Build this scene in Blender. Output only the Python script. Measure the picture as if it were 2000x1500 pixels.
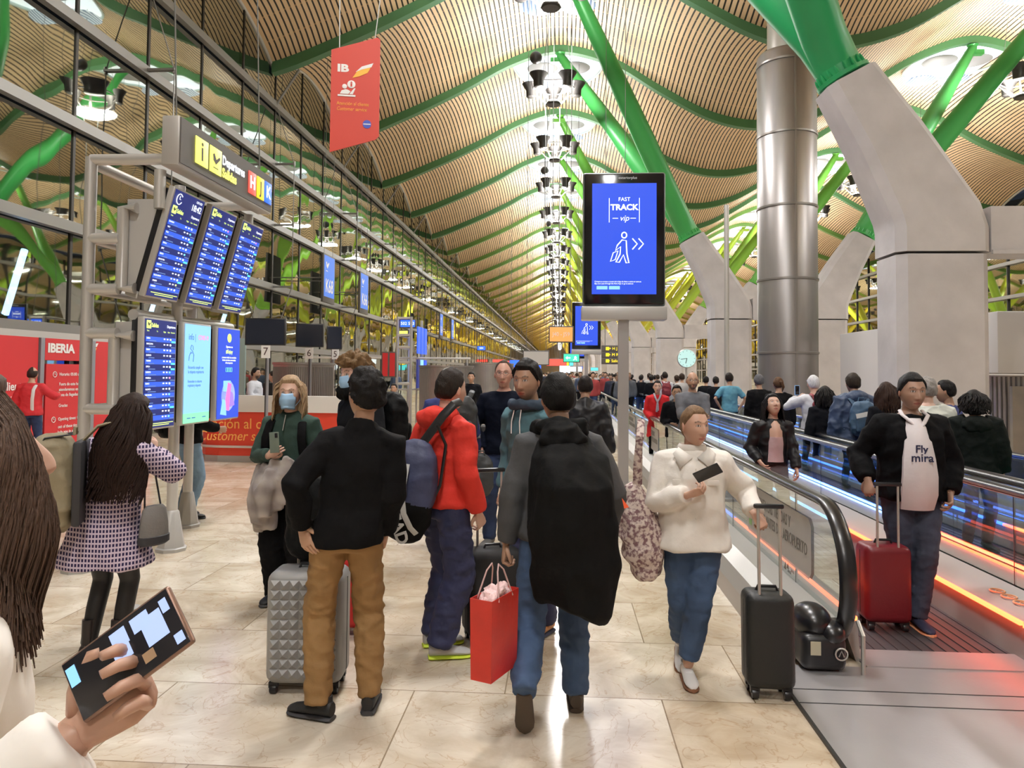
import bpy, bmesh, math, random
import numpy as np
from mathutils import Vector, Matrix, Quaternion, noise as mn
random.seed(7)
rad = math.radians; PI = math.pi
SC = bpy.context.scene
for o in list(bpy.data.objects): bpy.data.objects.remove(o)
COL = SC.collection
# ------------------------------------------------------------------ camera
F = 1444.0
cd = bpy.data.cameras.new('camera'); cam = bpy.data.objects.new('camera', cd); COL.objects.link(cam)
cd.sensor_width = 36; cd.lens = F/2000*36; cd.clip_start = .05; cd.clip_end = 1500
cd.shift_x = 0.0; cd.shift_y = -.0375
CAMP = Vector((0, 0, 1.8))
CROT = Matrix.Rotation(rad(3.76), 3, 'Z') @ Matrix.Rotation(rad(92.08), 3, 'X') @ Matrix.Rotation(rad(.5), 3, 'Z')
cam.matrix_world = Matrix.Translation(CAMP) @ CROT.to_4x4()
SC.camera = cam
def ray(px, py):
    return CROT @ Vector(((px-1000)/F, -(py-675)/F, -1))
def atY(px, py, Y):            # point of the sight line in the plane y = Y
    d = ray(px, py); return CAMP + d*(Y/d.y)
def atX(px, py, X):
    d = ray(px, py); return CAMP + d*(X/d.x)
def atZ(px, py, Z=0.0):
    d = ray(px, py); return CAMP + d*((Z-1.8)/d.z)
def proj(p):
    q = CROT.transposed() @ (Vector(p)-CAMP); return (1000-q.x/q.z*F, 675+q.y/q.z*F)
# ------------------------------------------------------------------ world, exposure
w = bpy.data.worlds.new('world'); SC.world = w; w.use_nodes = True
w.node_tree.nodes['Background'].inputs[0].default_value = (.02, .024, .035, 1)
w.node_tree.nodes['Background'].inputs[1].default_value = 1.0
SC.view_settings.view_transform = 'Standard'; SC.view_settings.look = 'None'
SC.view_settings.gamma = 1; SC.view_settings.use_curve_mapping = False
SC.view_settings.exposure = 0.45
try:
    SC.cycles.use_light_tree = True; SC.cycles.max_bounces = 7; SC.cycles.diffuse_bounces = 4; SC.cycles.glossy_bounces = 4; SC.cycles.transparent_max_bounces = 12
    SC.cycles.sample_clamp_indirect = 4; SC.cycles.caustics_reflective = False; SC.cycles.caustics_refractive = False
except Exception: pass
# the hall's lamps: uplights in the hanging clusters wash the vault, downlights among them light the floor
WARM = (1, .97, .93); WHITE = (1, .985, .99)
def disc(name, loc, W, col, size, up):
    l = bpy.data.lights.new(name, 'AREA'); l.shape = 'DISK'; l.size = size; l.energy = W; l.color = col
    o = bpy.data.objects.new(name, l); COL.objects.link(o); o.location = loc; o.rotation_euler = (PI if up else 0, 0, 0); return o
ORD = ['nearest', 'second', 'third', 'fourth', 'fifth', 'sixth', 'seventh', 'eighth', 'ninth', 'tenth']
def ordl(i, fmt, rest, o, group):       # the nearest ones are told apart by their order, the far ones share a label
    o['label'] = fmt % ORD[i] if 0 <= i < len(ORD) else rest
    o['group'] = group
LY = [-11.5+9*k for k in range(0, 46)]
UP, DOWN = 1250, 660
for i, y in enumerate(LY):
    far = y > 110
    if far and i % 3: continue
    m = 3 if far else 1
    for x in (-.4, 20.2):
        if x > 1 and y < 5: continue
        disc('vault_uplight', (x, y, 14.15), UP*m, WARM, 1.3, True)
        disc('floor_downlight', (x, y, 13.95), DOWN*m, WHITE, 1.8, False)
# ------------------------------------------------------------------ helpers
MATS = {}
def mat(name, col=(.5, .5, .5), rough=.6, metal=0., emit=None, es=1., nz=0., ns=8., bump=0., bs=30., spec=None, stretch=None, coat=0., trans=0., alpha=1., sheen=0., col2=None, nlo=.3, nhi=.7):
    if name in MATS: return MATS[name]
    m = bpy.data.materials.new(name); m.use_nodes = True; nt = m.node_tree; b = nt.nodes['Principled BSDF']
    I = b.inputs; I['Base Color'].default_value = (*col, 1); I['Roughness'].default_value = rough; I['Metallic'].default_value = metal
    if spec is not None: I['Specular IOR Level'].default_value = spec
    if coat: I['Coat Weight'].default_value = coat
    if trans: I['Transmission Weight'].default_value = trans
    if alpha < 1: I['Alpha'].default_value = alpha
    if sheen: I['Sheen Weight'].default_value = sheen
    if emit: I['Emission Color'].default_value = (*emit, 1); I['Emission Strength'].default_value = es
    L = nt.links.new; N = nt.nodes.new
    if nz or bump:
        tc = N('ShaderNodeTexCoord'); mp = N('ShaderNodeMapping'); L(tc.outputs['Object'], mp.inputs[0])
        if stretch: mp.inputs['Scale'].default_value = stretch
    if nz:
        n = N('ShaderNodeTexNoise'); n.inputs['Scale'].default_value = ns; n.inputs['Detail'].default_value = 6; L(mp.outputs[0], n.inputs[0])
        r = N('ShaderNodeValToRGB'); L(n.outputs[0], r.inputs[0]); e = r.color_ramp.elements
        c2 = col2 or tuple(max(0, c*(1-nz)) for c in col); c1 = col if col2 else tuple(min(1, c*(1+nz*.6)) for c in col)
        e[0].position = nlo; e[0].color = (*c2, 1); e[1].position = nhi; e[1].color = (*c1, 1)
        L(r.outputs[0], I['Base Color'])
    if bump:
        n2 = N('ShaderNodeTexNoise'); n2.inputs['Scale'].default_value = bs; n2.inputs['Detail'].default_value = 4; L(mp.outputs[0], n2.inputs[0])
        bp = N('ShaderNodeBump'); bp.inputs['Strength'].default_value = bump; bp.inputs['Distance'].default_value = .02; L(n2.outputs[0], bp.inputs['Height']); L(bp.outputs[0], I['Normal'])
    MATS[name] = m; return m
class MB:
    def __init__(s): s.v = []; s.f = []; s.m = []
    def add(s, vs, fs, mi=0, M=None):
        n = len(s.v)
        s.v += [tuple(M @ Vector(p)) for p in vs] if M else [tuple(p) for p in vs]
        s.f += [tuple(i+n for i in f) for f in fs]; s.m += [mi]*len(fs); return s
    def box(s, a, b, mi=0, M=None):
        x0, y0, z0 = a; x1, y1, z1 = b
        x0, x1 = min(x0, x1), max(x0, x1); y0, y1 = min(y0, y1), max(y0, y1); z0, z1 = min(z0, z1), max(z0, z1)
        return s.add([(x0,y0,z0),(x1,y0,z0),(x1,y1,z0),(x0,y1,z0),(x0,y0,z1),(x1,y0,z1),(x1,y1,z1),(x0,y1,z1)], [(0,3,2,1),(4,5,6,7),(0,1,5,4),(1,2,6,5),(2,3,7,6),(3,0,4,7)], mi, M)
    def cbox(s, c, d, mi=0, M=None):
        return s.box([c[i]-d[i]/2 for i in range(3)], [c[i]+d[i]/2 for i in range(3)], mi, M)
    def rbox(s, c, d, r=.01, mi=0, M=None, seg=2):      # box with rounded edges
        bm = bmesh.new(); bmesh.ops.create_cube(bm, size=1)
        for v in bm.verts: v.co = Vector((v.co.x*d[0], v.co.y*d[1], v.co.z*d[2]))
        bmesh.ops.bevel(bm, geom=bm.edges[:], offset=r, segments=seg, affect='EDGES', profile=.5)
        T = Matrix.Translation(c); M = (M @ T) if M else T
        s.add([v.co[:] for v in bm.verts], [tuple(v.index for v in f.verts) for f in bm.faces] if not bm.verts.index_update() else 0, mi, M); bm.free(); return s
    def tube(s, pts, rs, n=12, mi=0, cap=True, up=None, closed=False):   # radii: number, (rx,ry), or list of them
        pts = [Vector(p) for p in pts]; k = len(pts)
        if not isinstance(rs, list): rs = [rs]*k
        rs = [(r, r) if not isinstance(r, (tuple, list)) else r for r in rs]
        vs = []; pu = None
        for i, p in enumerate(pts):
            if closed: t = pts[(i+1) % k]-pts[i-1]
            else: t = (pts[min(i+1, k-1)]-pts[max(i-1, 0)])
            t = t.normalized() if t.length > 1e-9 else Vector((0, 0, 1))
            if pu is None:
                u = Vector(up) if up else (Vector((1, 0, 0)) if abs(t.x) < .9 else Vector((0, 1, 0)))
            else: u = pu
            u = (u - t*u.dot(t)); u = u.normalized() if u.length > 1e-6 else t.orthogonal().normalized()
            pu = u; v = t.cross(u)
            for j in range(n):
                a = 2*PI*j/n; vs.append(p+u*(math.cos(a)*rs[i][0])+v*(math.sin(a)*rs[i][1]))
        fs = [(i*n+j, i*n+(j+1) % n, (i+1)*n+(j+1) % n, (i+1)*n+j) for i in range(k-1) for j in range(n)]
        if closed: fs += [((k-1)*n+j, (k-1)*n+(j+1) % n, (j+1) % n, j) for j in range(n)]
        elif cap: fs += [tuple(range(n-1, -1, -1)), tuple((k-1)*n+j for j in range(n))]
        return s.add(vs, fs, mi)
    def loft(s, rings, mi=0, cap=True):                 # rings: lists of points
        n = len(rings[0]); k = len(rings); vs = [p for r in rings for p in r]
        fs = [(i*n+j, i*n+(j+1) % n, (i+1)*n+(j+1) % n, (i+1)*n+j) for i in range(k-1) for j in range(n)]
        if cap: fs += [tuple(range(n-1, -1, -1)), tuple((k-1)*n+j for j in range(n))]
        return s.add(vs, fs, mi)
    def lathe(s, prof, n=24, mi=0, M=None, cap=True):   # (r, z)
        vs = [(r*math.cos(2*PI*j/n), r*math.sin(2*PI*j/n), z) for r, z in prof for j in range(n)]; k = len(prof)
        fs = [(i*n+j, i*n+(j+1) % n, (i+1)*n+(j+1) % n, (i+1)*n+j) for i in range(k-1) for j in range(n)]
        if cap: fs += [tuple(range(n-1, -1, -1)), tuple((k-1)*n+j for j in range(n))]
        return s.add(vs, fs, mi, M)
    def prism(s, poly, h, mi=0, M=None):                # 2D polygon in local xy extruded 0..h
        n = len(poly)
        return s.add([(x, y, 0) for x, y in poly]+[(x, y, h) for x, y in poly], [tuple(range(n-1, -1, -1)), tuple(range(n, 2*n))]+[(i, (i+1) % n, n+(i+1) % n, n+i) for i in range(n)], mi, M)
    def ell(s, c, r, n=16, m=10, mi=0, M=None):
        T = Matrix.Translation(c); M = (M @ T) if M else T
        vs = [(0, 0, -r[2])]; 
        for i in range(1, m):
            a = -PI/2+PI*i/m
            vs += [(r[0]*math.cos(a)*math.cos(2*PI*j/n), r[1]*math.cos(a)*math.sin(2*PI*j/n), r[2]*math.sin(a)) for j in range(n)]
        vs.append((0, 0, r[2])); e = len(vs)-1
        fs = [(0, 1+(j+1) % n, 1+j) for j in range(n)]+[(1+i*n+j, 1+i*n+(j+1) % n, 1+(i+1)*n+(j+1) % n, 1+(i+1)*n+j) for i in range(m-2) for j in range(n)]
        fs += [(1+(m-2)*n+j, 1+(m-2)*n+(j+1) % n, e) for j in range(n)]
        return s.add(vs, fs, mi, M)
    def mesh(s, name, mats, smooth=True):
        me = bpy.data.meshes.new(name); me.from_pydata(s.v, [], s.f)
        for m in (mats if isinstance(mats, (list, tuple)) else [mats]): me.materials.append(m)
        me.polygons.foreach_set('material_index', s.m)
        if smooth:
            me.polygons.foreach_set('use_smooth', [True]*len(s.f))
            try: me.set_sharp_from_angle(angle=rad(38))
            except Exception: pass
        me.update(); return me
    def build(s, name, mats, parent=None, smooth=True, loc=None, rot=None):
        return link(name, s.mesh(name, mats, smooth), parent, loc, rot)
def link(name, me, parent=None, loc=None, rot=None):
    o = bpy.data.objects.new(name, me); COL.objects.link(o); o.parent = parent
    if loc: o.location = loc
    if rot: o.rotation_euler = rot
    return o
def tag(o, label=None, cat=None, group=None, kind=None):
    if label: o['label'] = label
    if cat: o['category'] = cat
    if group: o['group'] = group
    if kind: o['kind'] = kind
    return o
def thing(name, label, cat, loc=(0, 0, 0), rz=0, group=None):
    o = bpy.data.objects.new(name, None); COL.objects.link(o); o.location = loc; o.rotation_euler = (0, 0, rz); o.empty_display_size = .1
    return tag(o, label, cat, group)
def dup(o, loc=None, rz=None, label=None, group=None, parent=None):
    c = o.copy(); COL.objects.link(c); c.parent = parent
    for ch in list(o.children): dup(ch, parent=c)
    if loc is not None: c.location = loc
    if rz is not None: c.rotation_euler = (0, 0, rz)
    if label: c['label'] = label
    if group: c['group'] = group
    return c
def text(body, size, m, parent, M, name='lettering', ext=.002, align='CENTER', sx=1., label=None, shear=0, bold=0):
    cu = bpy.data.curves.new(name, 'FONT'); cu.body = body; cu.size = size; cu.extrude = ext; cu.align_x = align; cu.align_y = 'CENTER'; cu.shear = shear; cu.offset = bold; cu.resolution_u = 3
    cu.materials.append(m)
    o = bpy.data.objects.new(name, cu); COL.objects.link(o); o.parent = parent; o.matrix_local = M @ Matrix.Diagonal((sx, 1, 1, 1))
    if label: o['label'] = label
    return o
def face(loc, yaw=0, pitch=0, roll=0):   # local x right, y up, z towards viewer standing at -Y; yaw turns about world Z
    return Matrix.Translation(loc) @ Matrix.Rotation(yaw, 4, 'Z') @ Matrix.Rotation(PI/2+pitch, 4, 'X') @ Matrix.Rotation(roll, 4, 'Z')
# ------------------------------------------------------------------ setting
WX = -11.4
PX = np.array([-16,-11.4,-8,-5,-2.5,-.2,2.5,5,7.5,9.9,12.5,15,17.6,20.1,22.7,25.3,28.5,31.5,36])
PZ = np.array([13.0,13.75,15.05,16.45,17.75,18.35,17.65,16.1,14.75,14.3,14.85,16.2,17.7,18.4,17.6,16.1,14.7,13.9,13.6])
def prof(x):
    i = int(np.clip(np.searchsorted(PX, x)-1, 1, len(PX)-3)); t = (x-PX[i])/(PX[i+1]-PX[i])
    m0 = (PZ[i+1]-PZ[i-1])/(PX[i+1]-PX[i-1])*(PX[i+1]-PX[i]); m1 = (PZ[i+2]-PZ[i])/(PX[i+2]-PX[i])*(PX[i+1]-PX[i])
    return float((2*t**3-3*t*t+1)*PZ[i]+(t**3-2*t*t+t)*m0+(-2*t**3+3*t*t)*PZ[i+1]+(t**3-t*t)*m1)
def bulge(x): return .12+1.2*min(1, abs(((x+.2+10.15) % 20.3-10.15)/9.5))**1.6*(1 if x < 0 else .75)
def zroof(x, y): return prof(x)+bulge(x)*abs(math.sin(PI*(y-1)/9))**.85
BY = [1+9*k for k in range(-2, 47)]
# bamboo lined vault
def bamboo():
    m = bpy.data.materials.new('bamboo_slats'); m.use_nodes = True; nt = m.node_tree; L = nt.links.new; N = nt.nodes.new; b = nt.nodes['Principled BSDF']
    tc = N('ShaderNodeTexCoord'); sp = N('ShaderNodeSeparateXYZ'); L(tc.outputs['Object'], sp.inputs[0])
    def M(op, a, bb=None, c=None):
        n = N('ShaderNodeMath'); n.operation = op
        for i, q in enumerate((a, bb, c)):
            if q is None: continue
            if isinstance(q, (int, float)): n.inputs[i].default_value = q
            else: L(q, n.inputs[i])
        return n.outputs[0]
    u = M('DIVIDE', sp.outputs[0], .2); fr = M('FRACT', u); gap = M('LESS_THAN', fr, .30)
    idx = M('FLOOR', u); vv = M('FLOOR', M('DIVIDE', M('ADD', sp.outputs[1], M('MULTIPLY', idx, 1.37)), 40.0))
    cb = N('ShaderNodeCombineXYZ'); L(idx, cb.inputs[0]); L(vv, cb.inputs[1]); wn = N('ShaderNodeTexWhiteNoise'); L(cb.outputs[0], wn.inputs[0])
    cr = N('ShaderNodeValToRGB'); L(wn.outputs[0], cr.inputs[0]); e = cr.color_ramp.elements
    e[0].color = (.76, .55, .325, 1); e[1].color = (.84, .63, .39, 1)
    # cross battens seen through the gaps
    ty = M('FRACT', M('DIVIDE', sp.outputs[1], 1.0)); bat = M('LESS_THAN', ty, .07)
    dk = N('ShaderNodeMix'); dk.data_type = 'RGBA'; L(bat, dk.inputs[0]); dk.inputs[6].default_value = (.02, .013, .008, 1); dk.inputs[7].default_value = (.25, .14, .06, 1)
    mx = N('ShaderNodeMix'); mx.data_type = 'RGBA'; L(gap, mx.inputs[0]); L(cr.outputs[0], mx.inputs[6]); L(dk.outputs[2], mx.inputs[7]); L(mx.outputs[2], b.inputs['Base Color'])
    b.inputs['Roughness'].default_value = .55
    return m
MB_BAMBOO = bamboo()
def roofgrid(xs, name):
    ys = []
    for k in range(len(BY)-1):
        n = 12 if BY[k] < 90 else 6
        ys += [BY[k]+9*j/n for j in range(n)]
    ys.append(BY[-1])
    b = MB(); nx = len(xs)
    vs = [(x, y, zroof(x, y)) for y in ys for x in xs]
    fs = [(j*nx+i, (j+1)*nx+i, (j+1)*nx+i+1, j*nx+i+1) for j in range(len(ys)-1) for i in range(nx-1)]
    b.add(vs, fs); o = b.build(name, MB_BAMBOO); return tag(o, 'wavy bamboo slat vault over the hall', 'ceiling', kind='structure')
xs = [WX+i*(31.5-WX)/86 for i in range(87)]
roofgrid(xs, 'ceiling')
def greencol(y):
    t = min(1, max(0, (y-20)/170)); k = [(0,(.012,.27,.10)), (.12,(.03,.33,.085)), (.3,(.16,.46,.05)), (.55,(.42,.55,.04)), (1,(.75,.55,.03))]
    for (a, ca), (c, cc) in zip(k, k[1:]):
        if t <= c: q = (t-a)/(c-a); return tuple(ca[i]*(1-q)+cc[i]*q for i in range(3))
    return k[-1][1]
GM = {}
def green(y):
    q = int(y//18)
    if q not in GM: GM[q] = mat('painted_steel_%d' % q, greencol(q*18+9), .38, 0, spec=.5)
    return GM[q]
BEAM = mat('beam_green', (.035, .21, .075), .5)
def beam_green(y): 
    q = int(y//36)
    c = greencol(max(0, y-8)); return mat('beam_paint_%d' % q, (c[0]*.6+.07, c[1]*.62+.05, c[2]*.5+.05), .5)
for k, y in enumerate(BY):
    b = MB(); n = 90; rings = []
    for i in range(n+1):
        x = WX+.05+(31.4-WX)*i/n; z = prof(x)
        rings.append([(x, y-.18, z-.34), (x, y+.18, z-.34), (x, y+.18, z+.1), (x, y-.18, z+.1)])
    b.loft(rings)
    o = b.build('roof_beam', beam_green(y)); tag(o, 'curved green steel roof beam crossing the bamboo vault', 'beam', 'curved roof beams across the vault')
    if y > 15: ordl(round((y-19)/9), '%s green roof beam crossing the vault in view', 'thin green roof beam far down the vault', o, 'curved roof beams across the vault')
# white edging of the scalloped roof edge
ed = mat('edge_white', (.62, .61, .58), .5)
b = MB()
for x in (WX, 31.5):
    for k in range(len(BY)-1):
        pts = [(x, BY[k]+9*j/16, zroof(x, BY[k]+9*j/16)-.02) for j in range(17)]; b.tube(pts, (.09, .05), 6)
o = b.build('trim_1', ed); tag(o, kind='structure')
# ---- skylights beyond each beam on the ridge
WHT = mat('oculus_fabric', (.8, .82, .85), .6, emit=(.86, .93, 1), es=1.0)
WHD = mat('oculus_panel', (.42, .43, .44), .5)
def stripes(name, c1, c2, per=.16, axis=0, em=0):
    m = bpy.data.materials.new(name); m.use_nodes = True; nt = m.node_tree; L = nt.links.new; N = nt.nodes.new; b = nt.nodes['Principled BSDF']
    tc = N('ShaderNodeTexCoord'); sp = N('ShaderNodeSeparateXYZ'); L(tc.outputs['Object'], sp.inputs[0])
    a = N('ShaderNodeMath'); a.operation = 'DIVIDE'; L(sp.outputs[axis], a.inputs[0]); a.inputs[1].default_value = per
    f = N('ShaderNodeMath'); f.operation = 'FRACT'; L(a.outputs[0], f.inputs[0]); g = N('ShaderNodeMath'); g.operation = 'LESS_THAN'; L(f.outputs[0], g.inputs[0]); g.inputs[1].default_value = .5
    mx = N('ShaderNodeMix'); mx.data_type = 'RGBA'; L(g.outputs[0], mx.inputs[0]); mx.inputs[6].default_value = (*c1, 1); mx.inputs[7].default_value = (*c2, 1); L(mx.outputs[2], b.inputs['Base Color'])
    if em: L(mx.outputs[2], b.inputs['Emission Color']); b.inputs['Emission Strength'].default_value = em
    return m
STR = stripes('louvre_disc', (.75, .85, .95), (.12, .18, .28), .17, em=.5)
GREY = mat('grey_metal', (.30, .295, .28), .4, .6); LGREY = mat('light_tube', (.56, .54, .50), .35, .5); DARKM = mat('dark_metal', (.05, .05, .05), .45, .5); CABLE = mat('cable', (.2, .2, .19), .5, .5)
def skylight(x0, y0, first=None):
    if first: return dup(first, (x0, y0, 0))
    t = thing('skylight', 'lens shaped white skylight on the vault ridge beyond a roof beam', 'skylight', (x0, y0, 0), 0, 'lens skylights along the ridges of the vault')
    b = MB(); n = 20; R = 2.35; Lg = 5.0; rows = 10; vs = []; fs = []
    for j in range(rows+1):
        v = j/rows; yy = .2+Lg*v; hw = R*math.sqrt(max(0, 1-v**2.2))+.02
        for i in range(n+1):
            u = -1+2*i/n; xx = u*hw; vs.append((xx, yy, zroof(-.2+xx, 1+yy)-.06-.25*(1-u*u)*math.sin(PI*min(1, v))*0))
    fs = [(j*(n+1)+i, (j+1)*(n+1)+i, (j+1)*(n+1)+i+1, j*(n+1)+i+1) for j in range(rows) for i in range(n)]
    b.add(vs, fs); b.build('diffuser', WHT, t)
    b = MB(); pts = [(R*math.sqrt(max(0, 1-(j/16)**2.2))*s, .2+Lg*j/16, 0) for s, rg in ((-1, range(17)), (1, range(15, -1, -1))) for j in rg]
    b.tube([(p[0], p[1], zroof(-.2+p[0], 1+p[1])-.12) for p in pts], .07, 8); b.build('ring', mat('oculus_ring', (.55, .65, .6), .4), t)
    for s in (-1, 1):
        b = MB(); b.lathe([(.78, -.03), (.82, 0), (.78, .03)], 28, M=Matrix.Translation((s*.85, 1.6, zroof(-.2+s*.85, 2.6)-.45))); o = b.build('grey_disc', WHD, t)
        b = MB(); b.lathe([(.72, -.03), (.76, 0), (.72, .03)], 28, M=Matrix.Translation((s*.88, 3.6, zroof(-.2+s*.85, 4.6)-.7))); o = b.build('louvre_disc', STR, t)
    return t
fsk = None
for y in BY[1:]:
    for x in (-.2, 20.1):
        if x > 1 and (y < 25 or y > 200): continue
        s_ = skylight(x, y, fsk); fsk = fsk or s_
        ordl(round((y-28)/9), '%s lens shaped skylight '+('on the ridge above the totems' if x < 1 else 'on the right hand ridge'), 'lens shaped white skylight '+('far along the main ridge' if x < 1 else 'far along the right ridge'), s_, 'lens skylights '+('along the main ridge' if x < 1 else 'along the right ridge'))
        if y < 26: s_['label'] = 'lens shaped skylight on the ridge above the viewpoint'; s_['group'] = 'skylights above the viewpoint'
# ---- hanging lamp clusters
BOWL = mat('lamp_bowl', (.045, .042, .04), .4, .5, nz=.2); GLOW = mat('lamp_glow', (1, 1, 1), emit=(1, .97, .9), es=2.5)
def cluster(x, y, first=None):
    if first: return dup(first, (x, y, 15))
    t = thing('pendant_lamp_cluster', 'hanging ring of bowl shaped uplights under the vault ridge', 'lamp', (x, y, 15), 0, 'pendant lamp clusters along the ridges')
    b = MB(); 
    for k in range(5):
        a = 2*PI*k/5+.3; p = Vector((1.05*math.cos(a), 1.05*math.sin(a), -.1)); q = Vector((.35*math.cos(a), .35*math.sin(a), -.85))
        b.tube([p, q], .035, 6); b.tube([q, (-q.x*.3, -q.y*.3, -.85)], .035, 6)
        a2 = a+2*PI/5; b.tube([p, (1.05*math.cos(a2), 1.05*math.sin(a2), -.1)], .03, 6); b.tube([q, (.35*math.cos(a2), .35*math.sin(a2), -.85)], .03, 6)
    b.build('frame', mat('lamp_frame', (.16, .15, .14), .4, .4), t)
    for k in range(5):
        a = 2*PI*k/5+.3; b = MB(); T = Matrix.Translation((1.1*math.cos(a), 1.1*math.sin(a), 0))
        b.lathe([(.18, -.45), (.22, -.42), (.24, -.1), (.42, .18), (.40, .18), (.22, -.08), (.02, -.09)], 20, M=T); bo = b.build('bowl', BOWL, t)
        if k in (1, 3): b = MB(); b.lathe([(.02, -.08), (.17, -.07), (.17, -.05), (.02, -.04)], 12, M=T); b.build('bulb', GLOW, bo)
    b = MB(); b.lathe([(.3, -.95), (.34, -.9), (.3, -.75)], 16); b.build('hub', BOWL, t)
    b = MB()
    for k in range(3):
        a = 2*PI*k/3; b.tube([(.9*math.cos(a), .9*math.sin(a), 0), (.5*math.cos(a), .5*math.sin(a), 3.2)], .012, 4)
    b.build('hanging_cable', CABLE, t)
    return t
fc = None
for y in LY:
    for x in (-.4, 20.2):
        if x > 1 and (y < 10 or y > 200): continue
        c_ = cluster(x, y, fc); fc = fc or c_
        ordl(round((y-33.5)/9), '%s hanging lamp cluster '+('under the ridge above the totems' if x < 1 else 'under the right hand ridge'), 'hanging ring of bowl uplights '+('far along the main ridge' if x < 1 else 'far along the right ridge'), c_, 'lamp clusters '+('along the main ridge' if x < 1 else 'along the right ridge'))
        if y < 33: c_['label'] = 'hanging lamp cluster above the viewpoint'; c_['group'] = 'lamp clusters above the viewpoint'
fb = None
for k in range(12):
    y = 31.7+18*k
    if fb: ordl(k, '%s dark hanging ball under the ridge above the totems', 'dark hanging ball far along the ridge', dup(fb, (-1.15, y, 15.5)), 'dark hanging balls under the ridge'); continue
    fb = thing('hanging_ball', 'nearest dark hanging ball under the ridge above the totems', 'ball', (-1.15, y, 15.5), 0, 'dark hanging balls under the ridge')
    MB().ell((0, 0, 0), (.27, .27, .27), 24, 16).build('sphere', BOWL, fb); MB().tube([(0, 0, .25), (0, 0, 2.6)], .012, 4).build('cable', CABLE, fb)
fb = None
for k in range(14):
    y = 33.5+18*k
    if fb: ordl(k, '%s pair of thin cables hanging from the lamp clusters', 'pair of thin cables hanging far down the hall', dup(fb, (-.4, y, 0)), 'thin cables hanging below the lamp clusters'); continue
    fb = thing('service_cable', 'nearest pair of thin cables hanging from the lamp clusters', 'cable', (-.4, y, 0), 0, 'thin cables hanging below the lamp clusters')
    b = MB(); b.tube([(-.35, 0, 14.2), (-.35, 0, 4)], .018, 4); b.tube([(.3, 0, 14.2), (.3, 0, 4)], .018, 4); b.build('cables', CABLE, fb)
# ---- concrete piers with green struts
CONC = mat('raw_concrete', (.53, .505, .495), .75, nz=.16, ns=1.1, bump=.12, bs=14)
def rect(cx, cz, ang, w, d, y, x0=None):   # ring of 8 chamfered corners, section normal in the xz plane
    c = .16; P = [(-w/2+c, -d/2), (w/2-c, -d/2), (w/2, -d/2+c), (w/2, d/2-c), (w/2-c, d/2), (-w/2+c, d/2), (-w/2, d/2-c), (-w/2, -d/2+c)]
    return [(cx+u*math.cos(ang), y+v, cz+u*math.sin(ang)) for u, v in P]
def pier(Y, sgn, xb, tgt, gm, vis=True):
    t = thing('concrete_pier', '', 'pier', (xb, Y, 0))
    b = MB(); b.loft([rect(0, 0, 0, 1.75, 1.2, 0), rect(0, 4.2, 0, 1.75, 1.2, 0)]); b.build('column', CONC, t)
    b = MB(); rx, rz = sgn*1.72, 7.98; al = math.atan2(3.4, 1.75)-PI/2   # arm leans
    A = -sgn*rad(-28)*-1
    b.loft([rect(0, 4.25, 0, 1.8, 1.25, 0), rect(-sgn*.0, 4.75, 0, 1.8, 1.25, 0), rect(sgn*.1, 5.1, -sgn*rad(10), 1.72, 1.22, 0), rect(sgn*.9, 6.6, -sgn*rad(24), 1.32, 1.12, 0), rect(rx-sgn*.05, rz-.1, -sgn*rad(28), 1.08, 1.02, 0)])
    b.build('arm', CONC, t)
    n = Vector((sgn*math.sin(rad(28)), 0, math.cos(rad(28)))); c = Vector((rx, 0, rz))
    b = MB(); b.tube([c-n*.08, c-n*.06, c+n*.02, c+n*.03], [.5, .54, .54, .5], 28); 
    for k in range(18):
        a = 2*PI*k/18; u = Vector((math.cos(rad(28)), 0, -sgn*math.sin(rad(28)))); q = c+(u*math.cos(a)+Vector((0, 1, 0))*math.sin(a))*.48
        b.tube([q, q+n*.13, q+n*.2], [.035, .03, .008], 6)
    b.build('collar', gm, t)
    for s in (-1, 1):
        tx, tz = tgt[0]-xb, tgt[1]; e = Vector((tx, s*4.5-1, tz)); b = MB(); d = e-c
        b.tube([c-n*.05, c+n*.25, c+n*.55+d*.03, c+d*.35+n*.2, c+d*.7, c+d*.985], [.46, .46, .45, .44, .34, .2], 24)
        b.tube([c+d*.985, c+d*.985+Vector((0, 0, .12))], [.17, .26], 16); b.cbox(tuple(e+Vector((0, 0, -.38))), (.8, .3, .22)); b.build('strut', gm, t)
    return t
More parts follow.
